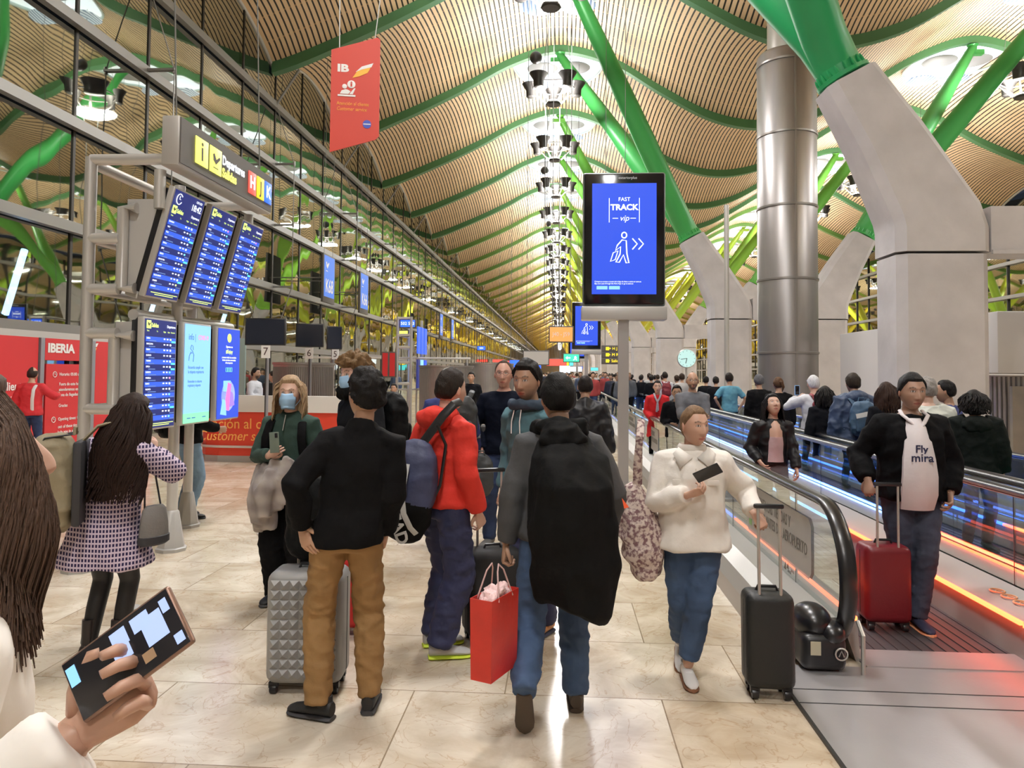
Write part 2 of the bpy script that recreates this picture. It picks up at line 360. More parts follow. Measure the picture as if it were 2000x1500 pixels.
for k in range(22):
    Y = 15.5-18+18*k
    if Y < 0 : pass
    g = green(Y+5)
    a = pier(Y, -1, 7.5, (-.2, 18.0), g); c = pier(Y, 1, 11.6, (20.1, 18.0), g)
    if k == 1: a['label'] = 'nearest huge concrete pier with two deep green struts bolted to its leaning arm'; c['label'] = 'concrete pier outside the right edge beside the nearest one'; c['group'] = 'far row piers'
    elif k == 2: a['label'] = 'second concrete pier with green struts, left of the round steel column'; c['label'] = 'concrete pier with right-leaning arm behind the steel column'
    else:
        ordl(k-1, '%s concrete pier of the left row with green struts', 'small concrete pier far down the left row', a, 'receding piers of the left row'); ordl(k-1, '%s concrete pier of the right row with green struts', 'small concrete pier far down the right row', c, 'receding piers of the right row')
    if k == 0:
        for q in (a, c): q['label'] = 'concrete pier behind the viewpoint'; q['group'] = 'piers behind the viewpoint'
    b = MB(); b.box((8.42, Y-.5, 4.25), (10.68, Y+.5, 5.15)); b.box((8.42, Y-.56, 4.2), (10.68, Y-.5, 4.28))
    o = b.build('concrete_crossbeam', CONC); tag(o, 'concrete crossbeam joining the nearest pier to its twin at right edge' if k == 1 else 'concrete crossbeam between a pair of receding piers', 'beam', None if k == 1 else 'crossbeams between receding piers')
    if k > 1: ordl(k-1, '%s concrete crossbeam between the two rows of piers', 'concrete crossbeam far down between the rows of piers', o, 'crossbeams between receding piers')
# ---- steel air column
STEEL = mat('brushed_steel', (.33, .31, .30), .38, .8, nz=.12, ns=3, stretch=(1, 1, .15)); STEELD = mat('steel_band', (.30, .28, .26), .4, .8)
fcol = None
for k in range(1):
    Y = 24.5+18*k
    if fcol: dup(fcol, (7.7, Y, 0), label='round stainless air column farther down the hall', group='receding steel columns'); continue
    t = thing('steel_air_column', 'tall round stainless steel column left of the nearest concrete pier', 'column', (7.35, Y, 0)); fcol = t
    b = MB(); b.lathe([(.93, 0), (.93, 12.2), (.86, 12.3)], 48); b.build('shaft', STEEL, t)
    b = MB(); b.lathe([(.6, 12.1), (.6, 14.6)], 32); b.build('upper_shaft', LGREY, t)
    for j in range(5):
        b = MB(); z = 2.5+2.35*j; b.lathe([(.93, z-.04), (.96, z-.03), (.96, z+.03), (.93, z+.04)], 48); b.build('band', STEELD, t)
    b = MB(); b.box((-.03, -.95, .1), (.03, -.9, 12.2)); b.build('seam', STEELD, t)
# ---- left glass wall
def glassmat(name, tint, refl, base, rough=.02):
    m = bpy.data.materials.new(name); m.use_nodes = True; nt = m.node_tree; L = nt.links.new; N = nt.nodes.new; nt.nodes.remove(nt.nodes['Principled BSDF'])
    out = nt.nodes['Material Output']; g = N('ShaderNodeBsdfGlossy'); g.inputs['Color'].default_value = (*refl, 1); g.inputs['Roughness'].default_value = rough
    t = N('ShaderNodeBsdfTransparent'); t.inputs[0].default_value = (*tint, 1); lw = N('ShaderNodeLayerWeight'); lw.inputs[0].default_value = .5
    mr = N('ShaderNodeMapRange'); L(lw.outputs['Fresnel'], mr.inputs[0]); mr.inputs['From Min'].default_value = 0; mr.inputs['From Max'].default_value = 1; mr.inputs['To Min'].default_value = base; mr.inputs['To Max'].default_value = 1
    mx = N('ShaderNodeMixShader'); L(mr.outputs[0], mx.inputs[0]); L(t.outputs[0], mx.inputs[1]); L(g.outputs[0], mx.inputs[2]); L(mx.outputs[0], out.inputs[0])
    return m
GW = glassmat('facade_glass', (.14, .15, .15), (.76, .78, .68), .54)
nt = GW.node_tree; g_ = [n for n in nt.nodes if n.type == 'BSDF_GLOSSY'][0]; tc_ = nt.nodes.new('ShaderNodeTexCoord'); nz_ = nt.nodes.new('ShaderNodeTexNoise'); nz_.inputs['Scale'].default_value = .22; nt.links.new(tc_.outputs['Object'], nz_.inputs[0])
bp_ = nt.nodes.new('ShaderNodeBump'); bp_.inputs['Strength'].default_value = .16; bp_.inputs['Distance'].default_value = .25; nt.links.new(nz_.outputs[0], bp_.inputs['Height']); nt.links.new(bp_.outputs[0], g_.inputs['Normal'])
b = MB()
ys = [-16+.75*i for i in range(int(436/.75)+1)]
vs = []; fs = []
for i, y in enumerate(ys): vs += [(WX, y, 0), (WX, y, zroof(WX, y)-.03)]
fs = [(2*i, 2*i+2, 2*i+3, 2*i+1) for i in range(len(ys)-1)]
b.add(vs, fs); wl = b.build('wall_left', GW); tag(wl, kind='structure')
MUL = mat('mullion_dark', (.035, .03, .025), .45, .3); RAIL = mat('facade_rail', (.26, .25, .235), .4, .5)
bb = MB(); n_ = 0
for k in range(140):
    y = -13.6+3*k; z = zroof(WX, y)
    q = MB() if n_ < 100 else bb
    q.box((WX-.14, y-.045, 0), (WX+.03, y+.045, z)); 
    if n_ < 100: q.build('mullion', MUL, wl)
    n_ += 1
tag(bb.build('mullion', MUL, wl), kind='stuff')
for z in (2.68, 5.05, 7.47, 9.87, 12.22):
    q = MB(); q.box((WX+.06, -16, z-.12), (WX+.24, 420, z+.12)); q.box((WX, -16, z-.03), (WX+.1, 420, z+.03)); q.build('rail', RAIL, wl)
# stay brackets and tension rods on the glass wall
fb = None
for k in range(32):
    y = 10+9*k
    if fb: ordl(k-1, '%s bracket and rod stay along the glass wall', 'small bracket and rod stay far along the glass wall', dup(fb, (WX, y, 0)), 'bracket and rod stays along the glass wall'); continue
    fb = thing('facade_stay', 'steel bracket arms with thin tension rods on the glass wall', 'bracket', (WX, y, 0), 0, 'bracket and rod stays along the glass wall')
    for z in (5.05, 7.47, 9.87):
        b = MB(); b.box((.15, -.07, z-.03), (1.0, -.02, z+.03)); b.box((.15, .02, z-.03), (1.0, .07, z+.03)); b.tube([(.97, 0, z-.1), (.97, 0, z+.1)], .05, 8); b.build('bracket', RAIL, fb)
    b = MB(); b.tube([(.2, 0, 2.7), (.97, 0, 5.05), (.97, 0, 7.47), (.97, 0, 9.87), (.2, 0, 12.22)], .018, 5); b.build('rod', RAIL, fb)
    b = MB(); b.tube([(.2, 0, 12.22), (1.1, 0, 13.6)], .05, 8); b.build('roof_link', RAIL, fb)
# right side glass wall and end wall
b = MB(); b.add([(32, -16, 0), (32, 420, 0), (32, 420, 14.6), (32, -16, 14.6)], [(0, 1, 2, 3)]); wr = b.build('wall_right', glassmat('far_glass', (.3, .33, .32), (.6, .63, .56), .3)); tag(wr, kind='structure')
for k in range(60):
    y = 10+3*k; q = MB(); q.box((31.9, y-.05, 0), (32.05, y+.05, 14)); q.build('mullion', MUL, wr)
for z in (2.68, 5.05, 7.47, 9.87, 12.22): q = MB(); q.box((31.7, -16, z-.12), (31.95, 420, z+.12)); q.build('rail', RAIL, wr)
b = MB(); b.box((WX, 419, 0), (32, 420, 17)); tag(b.build('wall_back', mat('end_wall', (.3, .22, .12), .7)), kind='structure')
b = MB(); b.box((WX, -16.3, 0), (32, -16, 17)); tag(b.build('wall_front', mat('front_wall', (.35, .31, .26), .7)), kind='structure')
# ---- marble floor
def marble():
    m = bpy.data.materials.new('marble_floor'); m.use_nodes = True; nt = m.node_tree; L = nt.links.new; N = nt.nodes.new; b = nt.nodes['Principled BSDF']
    tc = N('ShaderNodeTexCoord'); mp = N('ShaderNodeMapping'); L(tc.outputs['Object'], mp.inputs[0]); mp.inputs['Location'].default_value = (.3, .1, 0)
    br = N('ShaderNodeTexBrick'); L(mp.outputs[0], br.inputs[0]); br.inputs['Scale'].default_value = 1; br.inputs['Brick Width'].default_value = 1.38; br.inputs['Row Height'].default_value = .86; br.offset = .37; br.inputs['Mortar Size'].default_value = .004
    br.inputs['Mortar Smooth'].default_value = .1
    br.inputs['Color1'].default_value = (.62, .54, .43, 1); br.inputs['Color2'].default_value = (.77, .72, .63, 1); br.inputs['Mortar'].default_value = (.33, .27, .2, 1)
    # per-slab shift of the veining
    sc = N('ShaderNodeVectorMath'); sc.operation = 'MULTIPLY_ADD'; L(br.outputs['Color'], sc.inputs[0]); sc.inputs[1].default_value = (40, 70, 20); L(mp.outputs[0], sc.inputs[2])
    n1 = N('ShaderNodeTexNoise'); n1.inputs['Scale'].default_value = 1.6; n1.inputs['Detail'].default_value = 10; n1.inputs['Roughness'].default_value = .62; n1.inputs['Distortion'].default_value = 1.3; L(sc.outputs[0], n1.inputs[0])
    r1 = N('ShaderNodeValToRGB'); L(n1.outputs[0], r1.inputs[0]); e = r1.color_ramp.elements; e[0].position = .3; e[0].color = (.62, .52, .40, 1); e[1].position = .7; e[1].color = (1.12, 1.1, 1.06, 1)
    n2 = N('ShaderNodeTexNoise'); n2.inputs['Scale'].default_value = 2.6; n2.inputs['Detail'].default_value = 8; n2.inputs['Distortion'].default_value = 2.2; L(sc.outputs[0], n2.inputs[0])
    r2 = N('ShaderNodeValToRGB'); L(n2.outputs[0], r2.inputs[0]); e = r2.color_ramp.elements; e[0].position = .485; e[0].color = (1, 1, 1, 1); e[1].position = .5; e[1].color = (.70, .55, .42, 1); q = e.new(.515); q.color = (1, 1, 1, 1)
    mx = N('ShaderNodeMix'); mx.data_type = 'RGBA'; mx.blend_type = 'MULTIPLY'; mx.inputs[0].default_value = .9; L(br.outputs['Color'], mx.inputs[6]); L(r1.outputs[0], mx.inputs[7])
    m2 = N('ShaderNodeMix'); m2.data_type = 'RGBA'; m2.blend_type = 'MULTIPLY'; m2.inputs[0].default_value = .55; L(mx.outputs[2], m2.inputs[6]); L(r2.outputs[0], m2.inputs[7]); L(m2.outputs[2], b.inputs['Base Color'])
    b.inputs['Roughness'].default_value = .2; b.inputs['Specular IOR Level'].default_value = .55
    return m
b = MB(); b.box((WX-.3, -16, -.2), (36, 420, 0)); tag(b.build('floor', marble(), smooth=False), kind='structure')
# night apron outside the glass
b = MB(); b.box((-80, -16, -.5), (WX-.3, 420, -.3)); tag(b.build('ground_outside', mat('night_apron', (.04, .04, .04), .8)), kind='structure')
# ------------------------------------------------------------------ furniture of the hall
BLK = mat('black_plastic', (.012, .012, .014), .35); BLKG = mat('black_glass', (.008, .008, .01), .12); SIGNF = mat('sign_face', (.10, .09, .08), .5); SIGNB = mat('sign_box', (.50, .48, .45), .4, .3)
WHITE_ = mat('white_laminate', (.72, .70, .66), .4); RED = mat('airline_red', (.62, .03, .035), .45); REDC = mat('counter_red', (.72, .06, .03), .45); ORAN = mat('orange_print', (.95, .42, .05), .5); WPR = mat('white_print', (.85, .83, .8), .5)
def em(name, c, s=1.): return mat(name, tuple(.2*v for v in c), .4, emit=c, es=s)
E_BLUE = em('screen_blue', (.02, .065, .55), 1.1); E_NAVY = em('screen_navy', (.012, .02, .14), 1.); E_W = em('screen_white', (.85, .9, 1), 1.3); E_Y = em('sign_yellow', (.95, .95, .12), 1.5); E_LIME = em('lime', (.7, .9, .2), 1.2)
E_RED = em('sign_red', (.95, .07, .05), 1.5); E_YEL = em('sign_amber', (1, .72, .02), 1.4); E_BL = em('sign_blue', (.03, .12, .9), 1.5); E_ROW = em('screen_row', (.03, .10, .62), 1.1); E_CY = em('screen_cyan', (.25, .55, .98), 1.05); E_GR = em('screen_green', (.25, .85, .45), 1.); E_TEAL = em('teal_tag', (.1, .7, .75), 1.2); E_PINK = em('pink', (.85, .15, .45), 1.2); E_GREY = em('screen_grey', (.12, .2, .45), 1.)
YX = Matrix(((0, 0, 1, 0), (1, 0, 0, 0), (0, 1, 0, 0), (0, 0, 0, 1)))     # local x -> +Y, y -> +Z, z -> +X : a panel facing +X
def quad(b, x0, y0, x1, y1, z=0, mi=0): b.box((x0, y0, z), (x1, y1, z+.002), mi)
# tube tower carrying the departure screens
TUBE = mat('tower_tube', (.62, .60, .57), .35, .5); HOUS = mat('screen_housing', (.47, .455, .43), .5)
t = thing('display_tower', 'grey tube frame tower carrying the departure screens at left', 'tower', (-4.2, 6.4, 0))
def T(pts, r=.05, name='tube'): 
    b = MB(); b.tube([(p[0]+4.2, p[1]-6.4, p[2]) for p in pts], r, 14); return b.build(name, TUBE, t)
for (x, y, zt) in ((-4.27, 6.4, 3.72), (-4.27, 8.3, 3.72), (-3.86, 7.2, 3.66)):
    T([(x, y, .3), (x, y, zt)], .052, 'pole')
    b = MB(); b.lathe([(.15, 0), (.15, .03), (.13, .04), (.07, .38), (.055, .4)], 8, M=Matrix.Translation((x+4.2, y-6.4, 0))); b.build('foot', mat('cast_foot', (.42, .41, .39), .5, .3), t)
for z in (3.7,):
    T([(-4.27, 6.4, z), (-3.47, 6.4, z)]); T([(-4.27, 6.4, z-.03), (-4.27, 8.3, z-.03)]); T([(-4.27, 8.3, z), (-3.47, 8.3, z)]); T([(-3.62, 6.4, z), (-3.62, 8.3, z)], .045)
T([(-3.62, 6.4, 3.6), (-3.62, 6.4, 3.25)]); T([(-3.62, 8.3, 3.6), (-3.62, 8.3, 3.1)])
for z in (2.98, 2.52, 2.12, 1.44):
    T([(-4.27, 6.4, z), (-3.98, 6.4, z-.0)]); T([(-4.27, 6.4, z), (-4.27, 8.3, z)], .04)
T([(-3.84, 6.42, 3.26), (-3.97, 6.42, 3.26), (-3.97, 6.42, 2.53), (-3.84, 6.42, 2.53)]); T([(-3.84, 6.42, 2.1), (-4.02, 6.42, 2.1), (-4.02, 6.42, 1.41), (-3.84, 6.42, 1.41)])
T([(-3.9, 6.5, 2.3), (-3.9, 8.5, 2.3)], .05)
def board_rows(b, mb_txt, W, H, top, n, seed):
    r = random.Random(seed)
    names = ['BARCELONA', 'LONDRES', 'BILBAO', 'MILAN-LINATE', 'SEVILLA', 'GINEBRA', 'MARSELLA', 'GRANADA', 'ALICANTE', 'TOULOUSE', 'VALENCIA', 'ASTURIAS', 'BURDEOS', 'TENERIFE', 'LISBOA', 'VIGO', 'JEREZ', 'PARIS']
    hh = top/n
    for i in range(n):
        y1 = top-H/2+.07*0-i*hh; y1 = -H/2+.06+top-i*hh
        quad(b, -W/2+.012, y1-hh+.006, W/2-.012, y1, .0, 1 if i % 2 == 0 else 2)
        mb_txt.append((names[r.randrange(len(names))], -W/2+.02, y1-hh*.3, hh*.42))
        for k in range(3): x = W*(.1+.1*k); quad(b, x-.012, y1-hh*.42, x+.012, y1-hh*.18, .003, 3)
        quad(b, -W/2+.06, y1-hh*.82, -W/2+.06+.12*r.uniform(.7, 1.2), y1-hh*.66, .003, 4)
        c = r.choice([5, 3, 6, 3, 3, 7]); quad(b, W*.28, y1-hh*.5, W*.28+.02, y1-hh*.15, .004, c)
        if r.random() < .3: quad(b, W/2-.09, y1-hh*.9, W/2-.02, y1-hh*.55, .003, 5)
        else: quad(b, W/2-.1, y1-hh*.85, W/2-.02, y1-hh*.68, .003, 4)
def screen(name, label, y, M, kind, W=.54, H=1.0, seed=1):
    s = thing(name, label, 'screen', (0, 0, 0)); s.matrix_world = M
    b = MB(); b.rbox((0, 0, -.035), (W+.035, H+.035, .06), .008); b.build('frame', SIGNB, s)
    b = MB(); b.rbox((0, 0, -.1), (W-.03, H-.02, .08), .01); b.build('back_case', BLK, s)
    if kind.startswith('dep'):
        b = MB(); quad(b, -W/2, -H/2, W/2, H/2, -.004, 0); L_ = []
        clk = kind == 'depclock'; top = H-.06-(.26 if clk else .14)
        board_rows(b, L_, W, H, top-.02, 13 if clk else 15, seed)
        quad(b, -W/2+.05, -H/2+.035, W/2-.03, -H/2+.042, .003, 6); quad(b, -W/2+.12, -H/2+.018, W/2-.1, -H/2+.025, .003, 6)
        b.build('display', [E_NAVY, E_ROW, E_NAVY, E_W, E_GREY, E_TEAL, E_LIME, E_PINK], s)
        yt = H/2-.05-(.13 if clk else 0)
        b = MB(); b.rbox((-W/2+.055, yt, .003), (.07, .075, .006), .003); ic = b.build('plane_icon', E_LIME, s)
        b = MB(); b.prism([(-.022, .012), (-.012, .016), (.0, 0), (.02, .014), (.024, .008), (-.004, -.018), (-.02, -.006)], .002, M=Matrix.Translation((-W/2+.055, yt+.004, .006))); b.build('plane', SIGNF, s)
        text('Salidas', .055, E_LIME, s, Matrix.Translation((-W/2+.1, yt-.005, .004)), align='LEFT', ext=.0005, sx=.8, bold=.001)
        text('Departures', .036, E_W, s, Matrix.Translation((W/2-.175, yt-.005, .004)), align='LEFT', ext=.0005, sx=.9)
        for (nm, x, yy, h) in L_: text(nm, h, E_W, s, Matrix.Translation((x, yy, .004)), align='LEFT', ext=.0003, sx=.85)
        for q, x in (('Time', -W/2+.02), ('To', -W*.16), ('Flight', W*.06), ('Gate', W*.2), ('Remarks', W*.31)): text(q, .02, E_LIME, s, Matrix.Translation((x, yt-.058, .004)), align='LEFT', ext=.0003)
        if clk:
            text('18:42', .085, E_W, s, Matrix.Translation((W/2-.125, H/2-.1, .004)), ext=.0005, bold=.001); text('13/11/22', .032, E_W, s, Matrix.Translation((W/2-.1, H/2-.035, .004)), ext=.0005)
            b = MB(); c = (-W/2+.09, H/2-.075, .004); b.tube([(c[0]+.048*math.cos(a), c[1]+.048*math.sin(a), c[2]) for a in [2*PI*k/28 for k in range(3, 27)]], .004, 5); b.tube([(c[0], c[1]+.03, c[2]), c, (c[0]+.02, c[1]-.0, c[2])], .003, 5); b.build('clock_icon', E_W, s)
    return s
def tiltM(y, xb, zb, tilt, W=.5, H=1.0):   # panel facing +X, leaning its top towards +X
    return Matrix.Translation((xb, y, zb)) @ Matrix.Rotation(tilt, 4, 'Y') @ YX @ Matrix.Translation((0, H/2, 0))
SP = 6.7, 7.41, 8.13
for i, y in enumerate(SP):
    nm = ['first of the three tilted departure boards, showing the clock 18:42', 'middle of the three tilted departure boards on the tower', 'farthest of the three tilted departure boards on the tower'][i]
    screen('departure_board', nm, y, tiltM(y, -3.74, 2.47, rad(15)), 'depclock' if i == 0 else 'dep', seed=3+i)['group'] = 'tilted departure boards'
    b = MB(); P = [(-3.95, 2.48), (-3.84, 2.44), (-3.62, 3.35), (-3.95, 3.35)]
    vs = [(x+3.9, dy, z-2.5) for dy in (-.2, .2) for x, z in P]; b.add(vs, [(0, 1, 2, 3), (7, 6, 5, 4), (0, 4, 5, 1), (1, 5, 6, 2), (2, 6, 7, 3), (3, 7, 4, 0)]); b.build('housing', HOUS, t, smooth=False, loc=(.3, y-6.4-.05, 2.5))
    b = MB(); b.box((-.28, -.2, 0), (-.12, .2, .95)); b.build('housing', HOUS, t, smooth=False, loc=(.45, y-6.4-.05, 1.28))
sA = screen('departure_board', 'upright departure board under the clock board, nearest of the lower row', SP[0], tiltM(SP[0], -3.74, 1.26, 0), 'dep', seed=9)
sB = screen('info_screen', 'light blue upright info screen about the virus beside the lower board', SP[1], tiltM(SP[1], -3.74, 1.26, 0), 'x')
W, H = .54, 1.
b = MB(); quad(b, -W/2, -H/2+.1, W/2, H/2, 0, 0); quad(b, -W/2, -H/2, W/2, -H/2+.1, 0, 1); b.build('display', [E_CY, E_GR], sB)
E_INK = em('ink', (.05, .14, .45), .9)
text('info |', .09, E_INK, sB, Matrix.Translation((-.2, .37, .004)), align='LEFT', ext=.0005, sx=.8); text('COVID-19', .07, E_PINK, sB, Matrix.Translation((.0, .37, .004)), align='LEFT', ext=.0005, sx=.7)
text('Recuerda cumplir con\nla etiqueta respiratoria', .045, E_INK, sB, Matrix.Translation((-.2, .04, .004)), align='LEFT', ext=.0005, sx=.8); text('Remember to observe\nrespiratory etiquette', .04, E_INK, sB, Matrix.Translation((-.2, -.1, .004)), align='LEFT', ext=.0005, sx=.8)
b = MB(); b.tube([(-.19, .13, .004), (-.18, .18, .004), (-.15, .22, .004), (-.12, .21, .004), (-.17, .2, .004)], .003, 5); b.tube([(-.1, .12, .004), (-.09, .19, .004), (-.12, .23, .004), (-.16, .25, .004), (-.14, .29, .004), (-.11, .28, .004), (-.1, .24, .004)], .003, 5); b.build('cough_drawing', E_INK, sB)
for x in (-.2, -.1, .12): b = MB(); quad(b, x, -.455, x+.07, -.445, .003); b.build('small_print', E_INK, sB)
sC = screen('info_screen', 'dark blue upright info screen with round green badge and coloured drawing', SP[2], tiltM(SP[2], -3.74, 1.26, 0), 'x')
b = MB(); quad(b, -W/2, -H/2, W/2, H/2, 0, 0); b.build('display', E_BLUE, sC)
b = MB(); b.lathe([(.001, 0), (.05, 0), (.05, .003), (.001, .003)], 24, M=Matrix.Translation((0, .4, 0))); b.build('badge', E_LIME, sC)
text('Siguenos en', .035, E_W, sC, Matrix.Translation((0, .3, .004)), ext=.0005); text('#Enjoy', .06, E_LIME, sC, Matrix.Translation((0, .245, .004)), ext=.0005, bold=.001); text('y conoce todas las novedades\nde los servicios comerciales\ndel aeropuerto', .03, E_W, sC, Matrix.Translation((0, .15, .004)), ext=.0005)
b = MB(); 
for k in (-1, 0, 1): b.tube([(.055*k-.02, .02, .004), (.055*k+.02, .02, .004), (.055*k+.02, .065, .004), (.055*k-.02, .065, .004)], .003, 4, closed=True)
b.build('icons', E_GR, sC)
b = MB(); b.lathe([(.001, 0), (.17, 0), (.17, .002), (.001, .002)], 32, 0, M=Matrix.Translation((0, -.25, 0))); b.box((-.13, -.2, .003), (.05, -.08, .005), 1); b.prism([(-.1, -.4), (.02, -.42), (.06, -.12), (-.02, -.1)], .003, 2, M=Matrix.Translation((0, 0, .004))); b.prism([(.02, -.38), (.15, -.36), (.1, -.22), (.04, -.2)], .003, 3, M=Matrix.Translation((0, 0, .006))); b.prism([(-.2, -.45), (-.05, -.47), (-.08, -.3), (-.15, -.28)], .003, 1, M=Matrix.Translation((0, 0, .006)))
b.build('drawing', [em('pale', (.75, .85, .8), 1), E_CY, E_PINK, em('violet', (.35, .2, .8), 1)], sC)
# hanging departures sign
dp = thing('departures_sign', 'hanging grey box sign reading Departures Salidas H J K above the screens', 'sign', (-3.38, 7.33, 3.84)); 
b = MB(); b.rbox((-.09, 0, 0), (.16, 2.1, .44), .012); b.build('box', SIGNB, dp); b = MB(); b.box((-.01, -1.035, -.2), (.0, 1.035, .21)); b.build('face', SIGNF, dp)
def signbox(par, x, w, h, m, txt, tm, sz, sx=1., z=0, sh=0):
    b = MB(); b.rbox((0, 0, 0), (w, h, .008), .003); bo = b.build('plate', m, par); bo.matrix_local = YX @ Matrix.Translation((x, z, .006))
    if txt: text(txt, sz, tm, par, YX @ Matrix.Translation((x, z, .012)), ext=.001, sx=sx, bold=.004, shear=sh)
signbox(dp, -.66, .24, .25, E_Y, 'i', SIGNF, .26); signbox(dp, -.38, .24, .25, E_Y, None, None, 0)
b = MB(); b.prism([(-.07, .04), (-.04, .055), (.0, .0), (.07, .045), (.08, .02), (-.005, -.05), (-.06, -.015)], .003); b.box((-.06, -.09, 0), (.04, -.08, .003)); o = b.build('plane_icon', SIGNF, dp); o.matrix_local = YX @ Matrix.Translation((-.38, .01, .011))
text('Departures', .13, E_W, dp, YX @ Matrix.Translation((-.24, .05, .008)), align='LEFT', ext=.001, sx=.86, bold=.003); text('Salidas', .13, E_Y, dp, YX @ Matrix.Translation((-.24, -.075, .008)), align='LEFT', ext=.001, sx=.95, bold=.003)
signbox(dp, .48, .19, .24, E_RED, 'H', E_W, .19); signbox(dp, .7, .19, .24, E_YEL, 'J', SIGNF, .19); signbox(dp, .92-.005, .19, .24, E_BL, 'K', E_W, .19)
for y in (-.95, .9): b = MB(); b.tube([(-.09, y, .2), (-.25, y-.4, 9.6)], .008, 5); b.build('hanging_cable', CABLE, dp)
# IB banner
def parchment(w, h, sl, r=.06): return [(-w/2, -h/2-sl/2), (w/2-r, -h/2+sl/2-r*.4), (w/2, -h/2+sl/2+r*.6), (w/2, h/2+sl/2-r*.8), (w/2-r*.8, h/2+sl/2-r*.2), (-w/2, h/2-sl/2)]
c = atY(694, 185, 12); bn = thing('hanging_banner', 'red hanging banner with IB lettering and customer service icon', 'banner', c); bn.rotation_euler = (0, 0, rad(12))
Mf = Matrix.Rotation(PI/2, 4, 'X')
BAN = mat('banner_red', (.62, .055, .03), .5)
b = MB(); b.prism(parchment(.8, 1.72, .27), .03, M=Mf); b.build('board', BAN, bn, smooth=False); MF = Mf @ Matrix.Translation((0, 0, .033))
text('IB', .17, WPR, bn, MF @ Matrix.Translation((-.3, .42, 0)), align='LEFT', sx=1.35, bold=.008)
b = MB(); b.prism([(-.05, .3), (.03, .42), (.25, .5), (.2, .4), (.06, .33)], .003, 0); b.prism([(.0, .4), (.1, .5), (.29, .57), (.26, .5), (.1, .45)], .003, 1); o = b.build('swoosh', [mat('gold_print', (.95, .5, .05), .5), WPR], bn); o.matrix_local = MF @ Matrix.Translation((0, -.03, 0))
def info_icon(par, M, s, m, m2):
    b = MB(); b.box((-.5, 0, 0), (.5, .1, .02)); b.prism([(-.38, .14), (.1, .14), (.22, .3), (.1, .38), (-.05, .42), (-.28, .34)], .02); b.ell((-.12, .58, .01), (.14, .14, .012), 14, 6); b.ell((.26, .72, .01), (.23, .23, .012), 18, 6); b.prism([(.15, .14), (.35, .14), (.5, .5), (.42, .5)], .02)
    o = b.build('help_desk_icon', m, par); o.matrix_local = M @ Matrix.Scale(s, 4); text('i', s*.34, m2, par, M @ Matrix.Translation((.26*s, .72*s, .03*s)), bold=.01*s/.3)
info_icon(bn, MF @ Matrix.Translation((-.14, -.05, 0)), .29, WPR, BAN)
text('Atención al cliente', .085, ORAN, bn, MF @ Matrix.Translation((-.3, -.17, 0)), align='LEFT', sx=.82); text('Customer service', .085, ORAN, bn, MF @ Matrix.Translation((-.3, -.26, 0)), align='LEFT', sx=.8, shear=.2)
b = MB(); b.lathe([(.001, 0), (.07, 0), (.07, .004), (.001, .004)], 24); o = b.build('round_emblem', mat('emblem_blue', (.05, .09, .5), .5), bn); o.matrix_local = MF @ Matrix.Translation((.2, -.5, 0)); b = MB(); b.box((-.06, -.008, 0), (.06, .008, .002)); o = b.build('emblem_bar', WPR, bn); o.matrix_local = MF @ Matrix.Translation((.2, -.5, .005))
for x, dx in ((-.27, -.1), (.3, .9)): b = MB(); b.tube([(x, -.01, .8+x*.3), (x+dx, 0, 9)], .009, 5); b.build('hanging_cable', mat('white_cord', (.6, .6, .58), .5), bn)
# gate signs on the facade
for yy, tx, zc in ((32.4, 'K68', 5.8), (38.2, 'K66', 5.8), (63, 'K64', 5.7), (69.5, 'K62', 5.7)):
    s = thing('gate_sign', 'blue hanging gate sign reading %s on the glass wall' % tx, 'sign', (-10.1, yy-.8, zc)); b = MB(); b.rbox((-.06, 0, 0), (.1, 1.6, 2.1), .01); b.build('frame', mat('gate_frame', (.08, .07, .06), .5), s)
    b = MB(); b.box((-.01, -.7, -.8), (.0, .7, .98)); b.build('face', mat('gate_blue', (.03, .14, .60), .5, emit=(.03, .14, .6), es=.35), s)
    text(tx, .82, WPR, s, YX @ Matrix.Translation((0, -.35, .006)), sx=.78, bold=.01, ext=.002)
    b = MB(); b.prism([(-.5, .68), (-.42, .72), (-.3, .58), (-.12, .72), (-.08, .66), (-.3, .42), (-.45, .52)], .004); b.box((-.5, .3, 0), (-.25, .33, .004)); o = b.build('plane_icon', WPR, s); o.matrix_local = YX @ Matrix.Translation((0, 0, .004))
    for y in (-.6, .6): b = MB(); b.tube([(-.06, y, 1.04), (-.06, y, 9.6)], .01, 4); b.build('hanging_cable', CABLE, s); b = MB(); b.tube([(-.08, y, 0), (-1.28, y, 0)], .025, 6); b.build('wall_arm', RAIL, s)
# airline wall
iw = thing('airline_wall', 'red airline panel wall with help desk icon and opening hours at far left', 'wall panels', (-11.15, 15.05, 0))
def ipan(y0, y1, z0, z1, m, n='panel'): b = MB(); b.box((-.05, y0-16+.03, z0), (0, y1-16-.03, z1)); return b.build(n, m, iw, smooth=False)
ipan(11.2, 16.1, .15, 2.46, RED); ipan(16.25, 17.85, 1.98, 2.46, RED, 'header_panel'); ipan(16.3, 17.8, .1, 1.9, RED, 'door_panel'); ipan(18.0, 20.6, .1, 2.46, RED); ipan(12.2, 20.6, 2.46, 2.6, HOUS, 'top_rail')
for y in (16.17, 17.92, 19.2): b = MB(); b.box((-.06, y-16-.06, 0), (.03, y-16+.06, 2.46)); b.build('post', mat('post_grey', (.33, .33, .36), .4, .4), iw)
def it(tx, sz, y, z, m=WPR, **k): return text(tx, sz, m, iw, YX @ Matrix.Translation((y-16, z, .008)), align='LEFT', **k)
it('IBERIA', .27, 16.35, 2.24, sx=1.15, bold=.012); it('Atención al cliente', .24, 13.9, 1.42, bold=.004); it('Customer Service', .22, 13.9, 1.15, shear=.25)
info_icon(iw, YX @ Matrix.Translation((14.25-16, 1.62, .008)), .5, WPR, RED)
